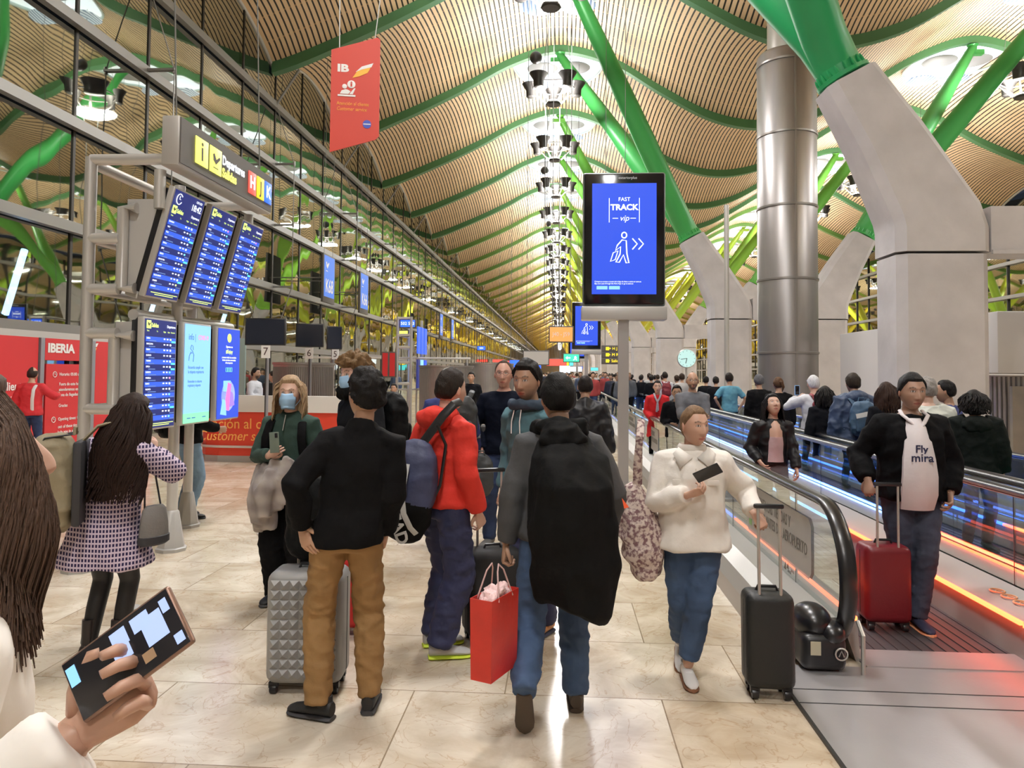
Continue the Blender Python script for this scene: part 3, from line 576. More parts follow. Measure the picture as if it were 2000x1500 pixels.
b = MB(); b.prism([(0, 0), (.15, .18), (.5, .22), (.38, .02)], .004, 0); b.prism([(.12, .2), (.3, .3), (.56, .34), (.5, .25)], .004, 1); o = b.build('swoosh', [mat('gold_print', (1, 1, 1)), WPR], iw); o.matrix_local = YX @ Matrix.Translation((17.75-16-.2, 2.08, .006))
for z, q in ((1.62, 'Horario: 05:00 a 23:00'), (1.4, 'Fuera de este horario le'), (1.28, 'atenderemos en la'), (1.16, 'zona de llegadas'), (.92, 'Gracias'), (.62, 'Opening times: 05:00-23:00'), (.45, 'out of these times,'), (.33, 'help you in arrivals'), (.1, 'Thank you')):
    it(q, .1, 16.75, z+.05, bold=.001)
for z in (1.67, .67): b = MB(); b.tube([(.06*math.cos(a), .06*math.sin(a), 0) for a in [2*PI*k/16 for k in range(16)]], .008, 5, closed=True); b.tube([(0, .04, 0), (0, 0, 0), (.03, 0, 0)], .007, 4); o = b.build('clock_icon', WPR, iw); o.matrix_local = YX @ Matrix.Translation((16.6-16, z, .01))
# customer service counter
cc = thing('service_counter', 'red curved customer service counter with white top', 'counter', (-6.1, 14.2, 0))
b = MB(); pts = [(-1.15, .9), (-1.1, .35), (-.9, .08), (-.6, 0), (2.0, 0), (2.3, .15), (2.4, .6), (2.4, 1.0)]
def wall(b, pts, z0, z1, th=.06, mi=0):
    n = len(pts); vs = []
    for x, y in pts: vs += [(x, y, z0), (x, y, z1)]
    for x, y in pts: vs += [(x*.97, y+th, z0), (x*.97, y+th, z1)]
    m = 2*n; fs = []
    for i in range(n-1): fs += [(2*i, 2*i+2, 2*i+3, 2*i+1), (m+2*i, m+2*i+1, m+2*i+3, m+2*i+2), (2*i+1, 2*i+3, m+2*i+3, m+2*i+1), (2*i, m+2*i, m+2*i+2, 2*i+2)]
    fs += [(0, 1, m+1, m), (2*n-2, m+2*n-2, m+2*n-1, 2*n-1)]
    b.add(vs, fs, mi)
b = MB(); wall(b, pts, .12, .98); b.build('front_panel', REDC, cc, smooth=False); b = MB(); wall(b, [(x*1.01, y-.02) for x, y in pts], .0, .12); b.build('plinth', mat('plinth_grey', (.35, .33, .3), .4, .3), cc, smooth=False)
b = MB(); wall(b, [(x*1.02, y-.05) for x, y in pts], .98, 1.3, .25); b.build('white_top', WHITE_, cc, smooth=False); b = MB(); b.tube([(x*1.03, y-.06, .3) for x, y in pts], .025, 8); b.build('foot_rail', TUBE, cc)
ORA = mat('counter_print', (.98, .5, .12), .5)
text('Atención al cliente', .29, ORA, cc, Matrix.Translation((-.15, -.005, .74)) @ Mf, ext=.003, sx=.9); text('Customer service', .27, ORA, cc, Matrix.Translation((-.15, -.005, .5)) @ Mf, ext=.003, shear=.2, sx=.9)
# check-in desks behind the counter
dk = thing('check_in_desk', 'low white desk where the clerk in white shirt sits', 'desk', (-6.85, 16.6, 0)); MB().rbox((0, 0, .55), (.85, .6, 1.1), .02).build('body', WHITE_, dk); MB().rbox((0, 0, 1.13), (.95, .7, .05), .015).build('desk_top', mat('desk_top', (.45, .43, .4), .4), dk); MB().rbox((.2, .1, 1.35), (.4, .05, .32), .01).build('computer_monitor', BLK, dk)
b = MB(); b.box((-7.25, 15.9, 0), (-6.95, 15.96, 2.5)); tag(b.build('glass_partition', mat('green_glass', (.30, .40, .37), .15), None), 'greenish frosted glass partition left of the clerk', 'partition')
CYL = mat('drum_steel', (.43, .40, .37), .35, .85, nz=.15, ns=2)
CYR = stripes('ribbed_steel', (.50, .47, .43), (.26, .24, .22), .12)
for (px, Y, r, h, lab) in ((594, 16.3, .66, 1.98, 'ribbed stainless steel drum kiosk behind the blonde woman'), (872, 23.5, .85, 2.0, 'stainless steel drum kiosk behind the man in red jacket'), (955, 33, 1.1, 2.2, 'distant stainless steel drum beside the check-in row')):
    p = atY(px, 730, Y); d = thing('steel_drum', lab, 'kiosk', (p.x, Y, 0)); b = MB(); b.lathe([(r, .05), (r, h-.06), (r+.03, h-.05), (r+.03, h), (r-.03, h)], 64); b.build('drum', CYL, d)
    b = MB()
    for k in range(48): a = PI+PI*k/47; b.box((r*math.cos(a)-.008, r*math.sin(a)-.012, .08), (r*math.cos(a)+.008, r*math.sin(a)+.004, h-.1))
    b.build('ribs', STEELD, d)
    b = MB(); b.lathe([(r+.02, 0), (r+.02, .06)], 48); b.build('base', DARKM, d)
for i, (px, py, w_, h_, Y, n) in enumerate(((519, 648, .74, .50, 13.2, '7'), (605, 655, .58, .50, 15.4, '6'), (653, 660, .36, .55, 17.2, '5'))):
    p = atY(px, py, Y); m = thing('desk_monitor', ['largest and nearest of the three black monitors hanging over the check-in row', 'middle of the three black monitors over the check-in row', 'smallest, farthest black monitor over the check-in row'][i], 'monitor', p, rad((4, 12, 30)[i])); MB().rbox((0, 0, 0), (w_, .06, h_), .012).build('case', BLK, m); MB().box((-w_/2+.025, -.034, -h_/2+.025), (w_/2-.025, -.03, h_/2-.025)).build('screen', mat('off_screen', (.02, .025, .04), .15), m)
    b = MB(); b.tube([(0, .06, 0), (0, .12, 0), (0, .12, -p.z)], .035, 8); b.build('post', mat('post_grey', (.3, .3, .3)), m)
    q = atY((519, 604, 655)[i], (687, 690, 692)[i], Y-.1); s = thing('desk_number_sign', ['white plate with number 7 under the largest black monitor', 'white plate with number 6 under the middle black monitor', 'narrow white plate under the smallest black monitor'][i], 'sign', q); MB().box((-.08, -.01, -.115), (.08, .01, .115)).build('plate', WPR, s); text(n, .2, mat('dark_print', (.08, .04, .04), .5), s, Matrix.Translation((0, -.012, 0)) @ Mf, ext=.001)
    b = MB(); b.tube([(0, .02, -.1), (0, .02, -q.z)], .012, 6); b.build('stem', DARKM, s)
# second display tower and small lit signs down the left side
def lit_sign(px, py, Y, w_, h_, m, label, txt=None, tm=None, sz=None, name='hanging_sign', group=None, box=SIGNF, hang=True, sx=1.):
    p = atY(px, py, Y); s = thing(name, label, 'sign', p, 0, group); MB().rbox((0, .06, 0), (w_+.08, .1, h_+.08), .01).build('box', box, s); MB().box((-w_/2, -.0, -h_/2), (w_/2, .01, h_/2)).build('face', m, s)
    if txt: text(txt, sz, tm, s, Matrix.Translation((0, -.004, 0)) @ Mf, ext=.001, sx=sx)
    if hang:
        b = MB()
        for q in (-.4, .4): b.tube([(w_*q, .06, h_/2), (w_*q, .06, zroof(p.x, Y)-p.z)], .012, 4)
        b.build('hanging_cable', CABLE, s)
    return s
lit_sign(796, 632, 24, .48, .22, E_BL, 'small blue lit sign on the second display tower', '502 503', E_W, .14, hang=False); lit_sign(940, 680, 40, .42, .2, E_BL, 'smaller blue lit sign farther along the check-in row', '504', E_W, .14, hang=False)
lit_sign(788, 651, 24.4, .28, .16, E_Y, 'small yellow and white lit sign under the blue sign', 'i', SIGNF, .14, hang=False); lit_sign(1096, 653, 26, .80, .50, mat('orange_sign', (.80, .36, .10), .5, emit=(.8, .36, .1), es=.4), 'orange hanging gate sign reading J40-J59 left of the second totem', 'J40 - J59', WPR, .2, sx=.9)
lit_sign(1047, 699, 30, 1.0, .52, mat('blank_panel', (.50, .48, .45), .5), 'blank pale grey hanging panel near the end of the left wall')
e = lit_sign(1116, 699, 38, .78, .38, em('exit_green', (.05, .75, .35), 1.3), 'green exit sign with arrow hanging in the distance', None); MB().prism([(-.3, 0), (-.2, .09), (-.2, .03), (-.05, .03), (-.05, -.03), (-.2, -.03), (-.2, -.09)], .004, M=Mf).build('arrow', E_W, e); MB().prism([(.08, -.12), (.16, -.02), (.14, .06), (.22, .1), (.28, .0), (.24, -.03), (.3, -.12), (.25, -.12), (.2, -.06), (.13, -.12)], .004, M=Mf).build('running_figure', E_W, e)
for i, py in enumerate((681, 693, 705)):
    s = lit_sign(1201, py, 28, .92, .17, SIGNF, ['top', 'middle', 'bottom'][i]+' one of the three stacked dark direction signs with amber lettering', ['+ H J K', '+ M R S', '+ Salidas'][i], E_YEL, .15, hang=i == 0); MB().box((-.34, -.008, -.06), (-.22, -.002, .06)).build('symbol', E_YEL, s)
r = random.Random(5)
for k in range(16):
    px = r.choice([r.uniform(1075, 1165), r.uniform(900, 1060)]); Y = r.uniform(60, 130); s = lit_sign(px, r.uniform(704, 722), Y, r.uniform(.8, 2), r.uniform(.4, .7), r.choice([E_YEL, E_BL, E_RED, E_W, E_TEAL, E_YEL]), 'tiny lit sign far down the hall', group='tiny lit signs far down the hall')
# digital totems
def totem(px, py, Y, label, first=True):
    x = atY(px, 730, Y).x; t = thing('digital_totem', label, 'advertising totem', (x, Y, 0))
    b = MB(); b.rbox((0, .06, 3.78), (1.18, .14, 1.95), .03); b.build('case', BLKG, t); b = MB(); b.rbox((0, .06, 3.78), (1.21, .1, 1.98), .03); b.build('rim', mat('totem_rim', (.2, .22, .22), .3, .6), t)
    MB().box((-.47, -.018, 2.96), (.47, -.014, 4.6)).build('display', E_BLUE, t)
    b = MB(); b.rbox((0, .08, 2.68), (1.24, .3, .2), .02); b.build('shelf', SIGNB, t)
    MB().box((-.075, .0, .0), (.075, .14, 2.6)).build('pole', mat('pole_steel', (.45, .43, .42), .35, .6), t)
    b = MB(); b.box((-.32, -.2, 0), (.32, .35, .035)); b.prism([(-.22, .035), (.22, .035), (.085, .22), (-.085, .22)], .3, M=Matrix.Translation((0, .25, 0)) @ Mf); b.build('base', mat('pole_steel', (1, 1, 1)), t)
    MT = lambda x, z: Matrix.Translation((x, -.021, z)) @ Mf
    text('FAST', .08, E_W, t, MT(0, 4.36), ext=.001); text('TRACK', .118, E_W, t, MT(0, 4.24), ext=.001, bold=.004, sx=1.05); text('vip', .12, E_W, t, MT(0, 4.08), ext=.001, shear=.3); text('exteriorplus', .055, mat('dim_print', (.4, .4, .4), emit=(.35, .35, .35), es=.5), t, MT(.05, 4.68), ext=.001)
    b = MB()
    for s in (-1, 1): b.tube([(s*.22, 4.02, 0), (s*.22, 4.38, 0)], .005, 5); b.tube([(s*.17, 4.08, 0), (s*.09, 4.08, 0)], .005, 5)
    for q in (0, .09): b.tube([(.12+q, 3.78, 0), (.19+q, 3.7, 0), (.12+q, 3.62, 0)], .009, 6)
    b.tube([(.0+.036*math.cos(a), 3.83+.042*math.sin(a), 0) for a in [2*PI*k/16 for k in range(16)]], .009, 6, closed=True)
    b.tube([(-.03, 3.76, 0), (.03, 3.75, 0), (.04, 3.56, 0), (.07, 3.42, 0), (.03, 3.42, 0), (-.01, 3.54, 0), (-.07, 3.43, 0), (-.12, 3.43, 0), (-.06, 3.55, 0), (-.05, 3.66, 0), (-.13, 3.6, 0), (-.1, 3.68, 0)], .009, 6, closed=True); b.tube([(-.2, 3.44, 0), (-.13, 3.47, 0), (-.09, 3.6, 0), (-.16, 3.57, 0)], .008, 5, closed=True)
    o = b.build('traveller_drawing', E_W, t); o['kind'] = 'stuff'; o.matrix_local = Matrix(((1, 0, 0, 0), (0, 0, -1, -.021), (0, 1, 0, 0), (0, 0, 0, 1)))
    text('Compra tu acceso a través de la App de Aena o entra en aena.es\nBuy your pass through the Aena App or go to aena.es', .03, E_W, t, MT(-.43, 3.13), ext=.001, align='LEFT', sx=.86)
    b = MB(); b.box((-.4, -.02, 3.03), (-.24, -.016, 3.08)); b.box((-.22, -.02, 3.03), (-.06, -.016, 3.08)); b.build('app_badges', E_CY, t)
    return t
totem(1218, 0, 10.9, 'large digital totem showing the fast track vip traveller on blue, nearest'); totem(1145, 0, 31, 'second blue fast track totem, behind and left of the nearest totem'); totem(1127, 0, 51, 'third small blue totem farther down the hall')
# clock
p = atY(1341, 700, 30); ck = thing('clock', 'round white wall clock on a post by the concrete piers', 'clock', p); b = MB(); b.lathe([(.001, 0), (.35, 0), (.35, .08), (.001, .08)], 36, M=Mf); b.build('face', em('clock_face', (.5, .75, .7), .8), ck); b = MB(); b.tube([(.36*math.cos(a), -.04, .36*math.sin(a)) for a in [2*PI*k/32 for k in range(32)]], .03, 8, closed=True); b.build('rim', LGREY, ck)
b = MB(); b.tube([(0, -.09, 0), (-.05, -.09, -.2)], .015, 5); b.tube([(0, -.09, 0), (-.24, -.09, -.04)], .012, 5); 
for k in range(12): a = 2*PI*k/12; b.tube([(.28*math.cos(a), -.085, .28*math.sin(a)), (.32*math.cos(a), -.085, .32*math.sin(a))], .008, 4)
b.build('hands', DARKM, ck); MB().tube([(0, .05, -.3), (0, .05, -p.z)], .04, 8).build('post', LGREY, ck)
# kiosks and walls right of the walkways
KW = mat('kiosk_white', (.62, .60, .58), .5)
def kiosk(x0, x1, y0, y1, z0, z1, lab, m=KW, name='kiosk_wall'): b = MB(); b.rbox(((x0+x1)/2, (y0+y1)/2, (z0+z1)/2), (x1-x0, y1-y0, z1-z0), .03); o = b.build(name, m); tag(o, lab, 'wall'); return o
kiosk(8.45, 9.4, 20, 23, 0, 3.05, 'white kiosk wall left of the nearest concrete pier'); kiosk(9.3, 16, 16.4, 19, 1.87, 3.2, 'white box fascia above the steel shutter at the right edge')
sh = thing('roller_shutter', 'curved ribbed steel shutter under the white fascia at right edge', 'shutter', (10.7, 17.8, 0)); b = MB(); b.lathe([(1.4, 0), (1.4, 1.83)], 72); b.build('drum', CYL, sh); b = MB()
for k in range(44): a = PI*.62+PI*.9*k/43; b.box((1.4*math.cos(a)-.015, 1.4*math.sin(a)-.02, .03), (1.4*math.cos(a)+.015, 1.4*math.sin(a)+.01, 1.8))
b.build('ribs', STEELD, sh); MB().box((-1.2, -1.55, .2), (.2, -1.45, 1.6)).build('panel', CYL, sh)
kiosk(12.5, 22, 24, 27, 0, 3.4, 'wide pale service wall behind the concrete piers'); kiosk(5.35, 5.5, 4.0, 11.5, 0, .85, 'low grey parapet beyond the far handrail', STEELD, 'parapet_wall')
def st(x, y, lab): 
    s = thing('queue_stanchion', lab, 'stanchion', (x, y, 0)); b = MB(); b.lathe([(.085, 0), (.085, .015), (.03, .025), (.026, .95), (.03, .96), (.03, 1.0)], 16); b.build('post', TUBE, s); return s
p = atZ(250, 1190); st(p.x, p.y, 'steel queue post beside the woman in houndstooth coat'); p = atZ(518, 1044); st(p.x, p.y, 'steel queue post behind the coat of the masked blonde woman')
b = MB(); b.box((-9.5, 33, 2.48), (-4.5, 33.1, 2.56)); 
for k in range(12):
    pass
fm = thing('steel_barrier', 'white tubular barrier frame at the check-in area', 'barrier', (-6.2, 24.5, 0)); b = MB(); b.tube([(-2.5, 0, 2.25), (3.2, 0, 2.25)], .035, 8); b.tube([(-2.5, 0, 1.2), (3.2, 0, 1.2)], .03, 8)
for x in (-2.4, -.5, 1.4, 3.1): b.tube([(x, 0, 0), (x, 0, 2.25)], .03, 8)
b.build('frame', TUBE, fm)
t2 = thing('display_tower', 'distant small copy of the tube display tower above the check-in row', 'tower', (-5.35, 24, 0)); b = MB()
for x, y in ((0, 0), (0, 1.8), (.45, 0), (.45, 1.8)): b.tube([(x, y, 0), (x, y, 3.6)], .05, 8)
for z in (1.4, 2.1, 2.6, 3.0, 3.55): b.tube([(0, 0, z), (.45, 0, z)], .045, 8); b.tube([(0, 0, z), (0, 1.8, z)], .04, 8)
b.build('frame', TUBE, t2)
for k in range(3):
    b = MB(); b.box((.6, .2+.6*k, 2.4), (.64, .65+.6*k, 3.3)); b.build('screen', E_ROW, t2); b = MB(); b.box((.6, .2+.6*k, 1.25), (.64, .65+.6*k, 2.2)); b.build('screen', (E_NAVY, E_CY, E_BLUE)[k], t2)
for i, px in enumerate((752, 766)): lit_sign(px, 712, 22, .16, .7, RED, 'narrow red vertical sign, %s of two above the check-in row' % ['left', 'right'][i], hang=False)

# glowing bars added behind the dark glass, standing in for bluish reflections in it
for i, (a, c, lab) in enumerate((((48, 488), (10, 614), 'slanted glowing bar for a glass reflection at the far left edge'), ((300, 592), (285, 640), 'slanted glowing bar for a glass reflection between upper and lower departure boards'), ((440, 612), (428, 650), 'slanted glowing bar for a glass reflection right of the boards'))):
    p, q = atX(*a, -12.6), atX(*c, -12.6); t = thing('reflection_bar', lab, 'light', tuple((p+q)/2)); d = (p-q)/2; MB().tube([d, -d], .075, 8).build('tube', em('reflection_glow', (.35, .65, 1), 30), t); MB().tube([d*1.02+Vector((-.1, 0, 0)), -d*1.02+Vector((-.1, 0, 0))], .06, 6).build('holder', DARKM, t)
t = thing('slender_column', 'thin grey steel post between the totem and the round steel column', 'post', (6.62, 30, 0)); MB().lathe([(.1, 0), (.1, 8.6)], 16).build('shaft', LGREY, t); MB().lathe([(.16, 0), (.16, .1)], 16).build('base', LGREY, t)
# ------------------------------------------------------------------ moving walkways
CH = mat('walkway_steel', (.50, .48, .44), .42, .6, nz=.1, ns=2, stretch=(1, .1, 1)); DECK = mat('walkway_deck', (.56, .52, .47), .35, .4); RUB = mat('handrail_rubber', (.010, .010, .012), .28, spec=.6); TRD = mat('tread', (.09, .085, .09), .45, .5)
GL = glassmat('balustrade_glass', (.80, .85, .84), (.9, .95, .93), .05, .01)
for n in GL.node_tree.nodes:
    if n.type == 'MAP_RANGE': n.inputs['To Max'].default_value = .6
PLATE = mat('floor_plate', (.50, .48, .48), .36, .6, nz=.12, ns=1.5, bump=.04, bs=60)
E_LB = em('led_blue', (.05, .16, 1), 4); E_LW = em('led_white', (.25, .5, 1), 4); E_LR = em('led_red', (1, .10, .03), 6); E_LO = em('led_orange', (1, .35, .05), 6); E_LG = em('led_green', (.02, 1, .45), 3)
SKI = mat('inner_skirt', (.40, .36, .33), .5, .2)
b = MB(); b.box((2.93, -3, 0), (3.32, 4.86, .25)); tag(b.build('trim_5', DECK, smooth=False), kind='structure'); b = MB(); b.box((2.905, -3, .228), (2.93, 4.9, .25)); tag(b.build('light_strip', E_LR, smooth=False), 'red edge light strip along the deck beside the floor plate', 'light strip')
b = MB(); b.box((1.31, -3, 0), (7.0, 4.74, .012)); o = b.build('trim_2', PLATE, smooth=False); tag(o, kind='structure')
b = MB(); 
for y in (4.38, 4.2, 2.2): b.box((1.31, y-.004, .012), (2.95, y+.004, .014))
b.box((1.295, -3, 0), (1.312, 4.9, .016)); tag(b.build('trim_3', DARKM, smooth=False), kind='structure')
YE = 85
def walkway(name, label, x0, x1, ynear, segs_r, segs_l, signs):
    t = thing(name, label, 'moving walkway', ((x0+x1)/2, ynear, 0)); ox, oy = (x0+x1)/2, ynear
    def B(b, n, m, **k): return b.build(n, m, t, loc=(-ox, -oy, 0), **k)
    b = MB(); b.box((x0+.14, ynear, -.01), (x1-(.37 if x0 < 2 else .14), YE, .008))
    for k in range(14): x = x0+.17+(x1-x0-(.57 if x0 < 2 else .34))*k/13; b.box((x-.01, ynear+.05, .008), (x+.01, YE, .014))
    B(b, 'tread', TRD, smooth=False)
    b = MB(); b.box((x0+.14, ynear, .008), (x1-(.37 if x0 < 2 else .14), ynear+.28, .02)); B(b, 'comb_plate', PLATE, smooth=False)
    for s, xg in ((-1, x0), (1, x1)):
        q = -s
        b = MB(); wi = .38 if (s > 0 and xg < 3.5) else .15; P = [(xg+q*.02, .29), (xg+q*(wi-.02), .24), (xg+q*wi, 0), (xg+q*(wi-.03), 0)]
        b.loft([[(x, y, z) for x, z in P] for y in (ynear+.12, YE)]); B(b, 'inner_skirt', SKI, smooth=False)
        b = MB(); w = .40 if xg < 2 else (.0101 if s > 0 and xg < 3.5 else .03)
        P = [(xg, .27), (xg+s*w*.45, .26), (xg+s*w*.75, .20), (xg+s*w*.93, .12), (xg+s*w, .0), (xg, .0)]
        b.loft([[(x, y, z) for x, z in P] for y in (ynear+.12, YE)]); B(b, 'outer_skirt', CH if xg < 2 else DECK, smooth=False)
        # glass with a round newel end
        cy, cz, R = ynear+.36, .52, .42
        arc = [(cy-R*math.cos(a), cz+R*math.sin(a)) for a in [rad(-62+152*k/18) for k in range(19)]]
        prof_ = [(YE, .27)]+[(cy+.1, .27)]+arc+[(YE, cz+R)]
        b = MB(); b.loft([[(xg-.006, y, z) for y, z in prof_], [(xg+.006, y, z) for y, z in prof_]]); B(b, 'glass_panel', GL, smooth=False)
        for k in range(18): jm = MB(); jm.box((xg-.007, ynear+.9+2.0*k, .27), (xg+.007, ynear+.908+2.0*k, .93)); B(jm, 'glass_joint', DARKM)
        R2 = R+.03; arc = [(xg, cy-R2*math.cos(a), cz+R2*math.sin(a)) for a in [rad(-75+165*k/24) for k in range(25)]]
        b = MB(); b.tube(arc+[(xg, YE, cz+R2)], (.055, .028), 12, up=(1, 0, 0)); B(b, 'handrail', RUB)
        b = MB(); R3 = R-.0; b.tube([(xg, cy-R3*math.cos(a), cz+R3*math.sin(a)) for a in [rad(-62+152*k/24) for k in range(25)]]+[(xg, YE, cz+R3)], (.025, .012), 8, up=(1, 0, 0)); B(b, 'handrail_guide', STEELD)
        for (y0, y1, m) in (segs_l if s < 0 else segs_r):
            b = MB(); b.box((xg+q*(wi-.015), max(y0, ynear+.2), .228), (xg+q*(wi+.012), y1, .252)); B(b, 'light_strip', m, smooth=False)
    return t
w1 = walkway('moving_walkway', 'near moving walkway carrying passengers towards the camera, glass sides and red and blue edge light', 1.75, 3.30, 4.74, [(4.7, 8.2, E_LR), (8.2, YE, E_LW)], [(4.7, 8.2, E_LR), (8.2, YE, E_LB)], True)
w2 = walkway('moving_walkway', 'far moving walkway carrying passengers away, blue and green edge light', 3.62, 4.86, 2.2, [(2.4, 8, E_LG), (8, YE, E_LB)], [], False)
b = MB(); b.box((3.32, 2.0, .0), (3.58, YE, .28)); tag(b.build('trim_4', DECK, smooth=False), kind='structure')
# blue wash from the strips' profile lamps
for (x, y0, y1, c, W_) in ((2.88, 8.2, 20, (.08, .2, 1), 14), (2.88, 1.0, 8.2, (1, .08, .03), 8), (4.62, 8, 22, (.08, .2, 1), 30), (4.62, 3, 8, (.05, 1, .5), 7), (4.62, 22, 50, (.08, .2, 1), 30)):
    l = bpy.data.lights.new('strip_lamp', 'AREA'); l.shape = 'RECTANGLE'; l.size = .03; l.size_y = y1-y0; l.energy = W_; l.color = c; o = bpy.data.objects.new('strip_lamp', l); COL.objects.link(o); o.location = (x-.0, (y0+y1)/2, .27); o.rotation_euler = (0, rad(-100), 0)
# printed panels on the glass
XM = Matrix(((0, 0, -1, 0), (-1, 0, 0, 0), (0, 1, 0, 0), (0, 0, 0, 1)))   # panel facing -X: local x -> -Y, y -> +Z
PAN = mat('printed_film', (.62, .60, .55), .5, alpha=.6); PINK = mat('film_ink', (.13, .12, .10), .5); GRI = mat('film_green', (.2, .4, .12), .5)
for k in range(9):
    y = 6.15+4.0*k; g = thing('glass_sticker', 'grey film panel reading Disfruta las tiendas on the near glass end' if k == 0 else 'grey printed film panel on the walkway glass farther back', 'sticker', (1.735, y, .58), 0, None if k == 0 else 'film panels along the walkway glass')
    b = MB(); w_ = 1.75; b.prism([(-w_/2+.05, -.2), (w_/2-.05, -.2), (w_/2, -.15), (w_/2, .17), (w_/2-.05, .22), (-w_/2+.05, .22), (-w_/2, .17), (-w_/2, -.15)], .002); o = b.build('film', PAN, g); o.matrix_local = XM
    text('DISFRUTA LAS TIENDAS Y\nRESTAURANTES DEL AEROPUERTO', .12, PINK, g, XM @ Matrix.Translation((-.62, .05, .004)), align='LEFT', ext=.0005, sx=.75, bold=.001)
    b = MB(); b.box((-.8, -.14, .003), (-.7, .12, .004)); o = b.build('green_mark', GRI, g); o.matrix_local = XM
    if k == 0:
        text('aena', .045, PINK, g, XM @ Matrix.Translation((.35, -.26, .003)), align='LEFT', ext=.0005); b = MB(); b.prism([(.25, -.27), (.29, -.21), (.31, -.27)], .001); o = b.build('emblem', PINK, g); o.matrix_local = XM
# pictogram stickers on the deck
for k in range(7):
    y = 5.55-.14*k; b = MB(); b.tube([(.045*math.cos(a), .05*math.sin(a), 0) for a in [2*PI*j/20 for j in range(20)]], .006, 5, closed=True); b.tube([(-.02, -.02, 0), (.0, .015, 0), (.02, -.015, 0)], .004, 4) if k < 6 else b.lathe([(.001, 0), (.045, 0), (.045, .002)], 20)
    o = b.build('safety_sticker', mat('stick_orange', (.75, .35, .18), .5) if k < 6 else mat('stick_blue', (.03, .08, .45), .5)); o.location = (3.12, y, .275); tag(o, 'round orange pictogram sticker on the deck between the handrails' if k < 6 else 'round blue pictogram sticker at the end of the orange row', 'sticker', 'round pictogram stickers' if k < 6 else None)
# black newel cover and chrome guard
nb = thing('newel_cover', 'black rubber newel cover with round emblem at the handrail end', 'cover', (1.6, 4.72, 0))
b = MB(); b.rbox((0, .06, .125), (.27, .32, .22), .05, seg=3); b.build('lower_box', BLK, nb); b = MB(); b.ell((-.03, .07, .27), (.12, .15, .11), 24, 14); b.ell((.06, .0, .22), (.09, .11, .08), 20, 12); b.build('hood', RUB, nb)
b = MB(); b.box((-.09, -.112, .12), (-.03, -.108, .2)); b.build('label', mat('paper_label', (.6, .56, .4), .5), nb); b = MB(); b.tube([(.09+.035*math.cos(a), -.112, .13+.035*math.sin(a)) for a in [2*PI*j/18 for j in range(18)]], .005, 5, closed=True); b.tube([(.075, -.112, .115), (.09, -.112, .15), (.105, -.112, .115)], .004, 4); b.build('round_emblem', LGREY, nb)
b = MB(); b.tube([(1.82, 4.62, .012), (1.82, 4.62, .24), (1.82, 4.70, .3)], .014, 8); tag(b.build('guard_post', CH), 'short chrome guard post under the handrail end', 'post')
# ------------------------------------------------------------------ people
def skin_mat():
    m = bpy.data.materials.new('skin'); m.use_nodes = True; nt = m.node_tree; b = nt.nodes['Principled BSDF']
    a = nt.nodes.new('ShaderNodeVertexColor'); a.layer_name = 'Col'; nt.links.new(a.outputs[0], b.inputs['Base Color']); b.inputs['Roughness'].default_value = .5
    b.inputs['Subsurface Weight'].default_value = .08; b.inputs['Subsurface Radius'].default_value = (.02, .008, .005)
    return m
SKIN = skin_mat()
def cloth(name, c, rough=.85, nz=.12, ns=5, bump=.5, bs=11, stretch=None, sheen=.15, **k):
    if max(c) < .035: c = tuple(v*.45 for v in c); k.setdefault('spec', .12)
    sheen = .1 if min(c) > .2 else 0
    return mat(name, c, rough, nz=nz, ns=ns, bump=bump, bs=bs, stretch=stretch, sheen=sheen, **k)
def sm(a, b, x): t = min(1, max(0, (x-a)/(b-a))); return t*t*(3-2*t)
def g2(x, s): return math.exp(-(x/s)**2)
def raw(mb, vox, smooth=2):     # union of overlapping volumes -> one continuous surface
    me = bpy.data.meshes.new('tmp'); me.from_pydata(mb.v, [], mb.f); o = bpy.data.objects.new('tmp', me); COL.objects.link(o)
    r = o.modifiers.new('r', 'REMESH'); r.mode = 'VOXEL'; r.voxel_size = vox
    if smooth: q = o.modifiers.new('s', 'SMOOTH'); q.factor = .6; q.iterations = smooth
    dg = bpy.context.evaluated_depsgraph_get(); m2 = bpy.data.meshes.new_from_object(o.evaluated_get(dg)); bpy.data.objects.remove(o); bpy.data.meshes.remove(me)
    return m2
def wrinkle(me, amp, f, seed=0, zs=1.0, z0=None, z1=None):
    n = len(me.vertices); co = np.empty(n*3, 'f'); no = np.empty(n*3, 'f'); me.vertices.foreach_get('co', co); me.vertex_normals.foreach_get('vector', no)
    co = co.reshape(-1, 3); no = no.reshape(-1, 3); out = np.zeros(n)
    for i in range(n):
        x, y, z = co[i]; q = Vector((x*f+seed*7.3, y*f, z*f*zs+seed)); v = mn.noise(q); v = 1-2*abs(v)+.5*mn.noise(q*2.1)
        out[i] = (v-.5)*1.25+.35*mn.noise(Vector((x*f*2.6, y*f*2.6+seed, z*f*3.4*zs)))
    if z1 is not None: out *= np.clip((z1-co[:, 2])/(z1-z0), 0, 1)
    co += no*(out[:, None]*amp); me.vertices.foreach_set('co', co.astype('f').ravel()); me.update()
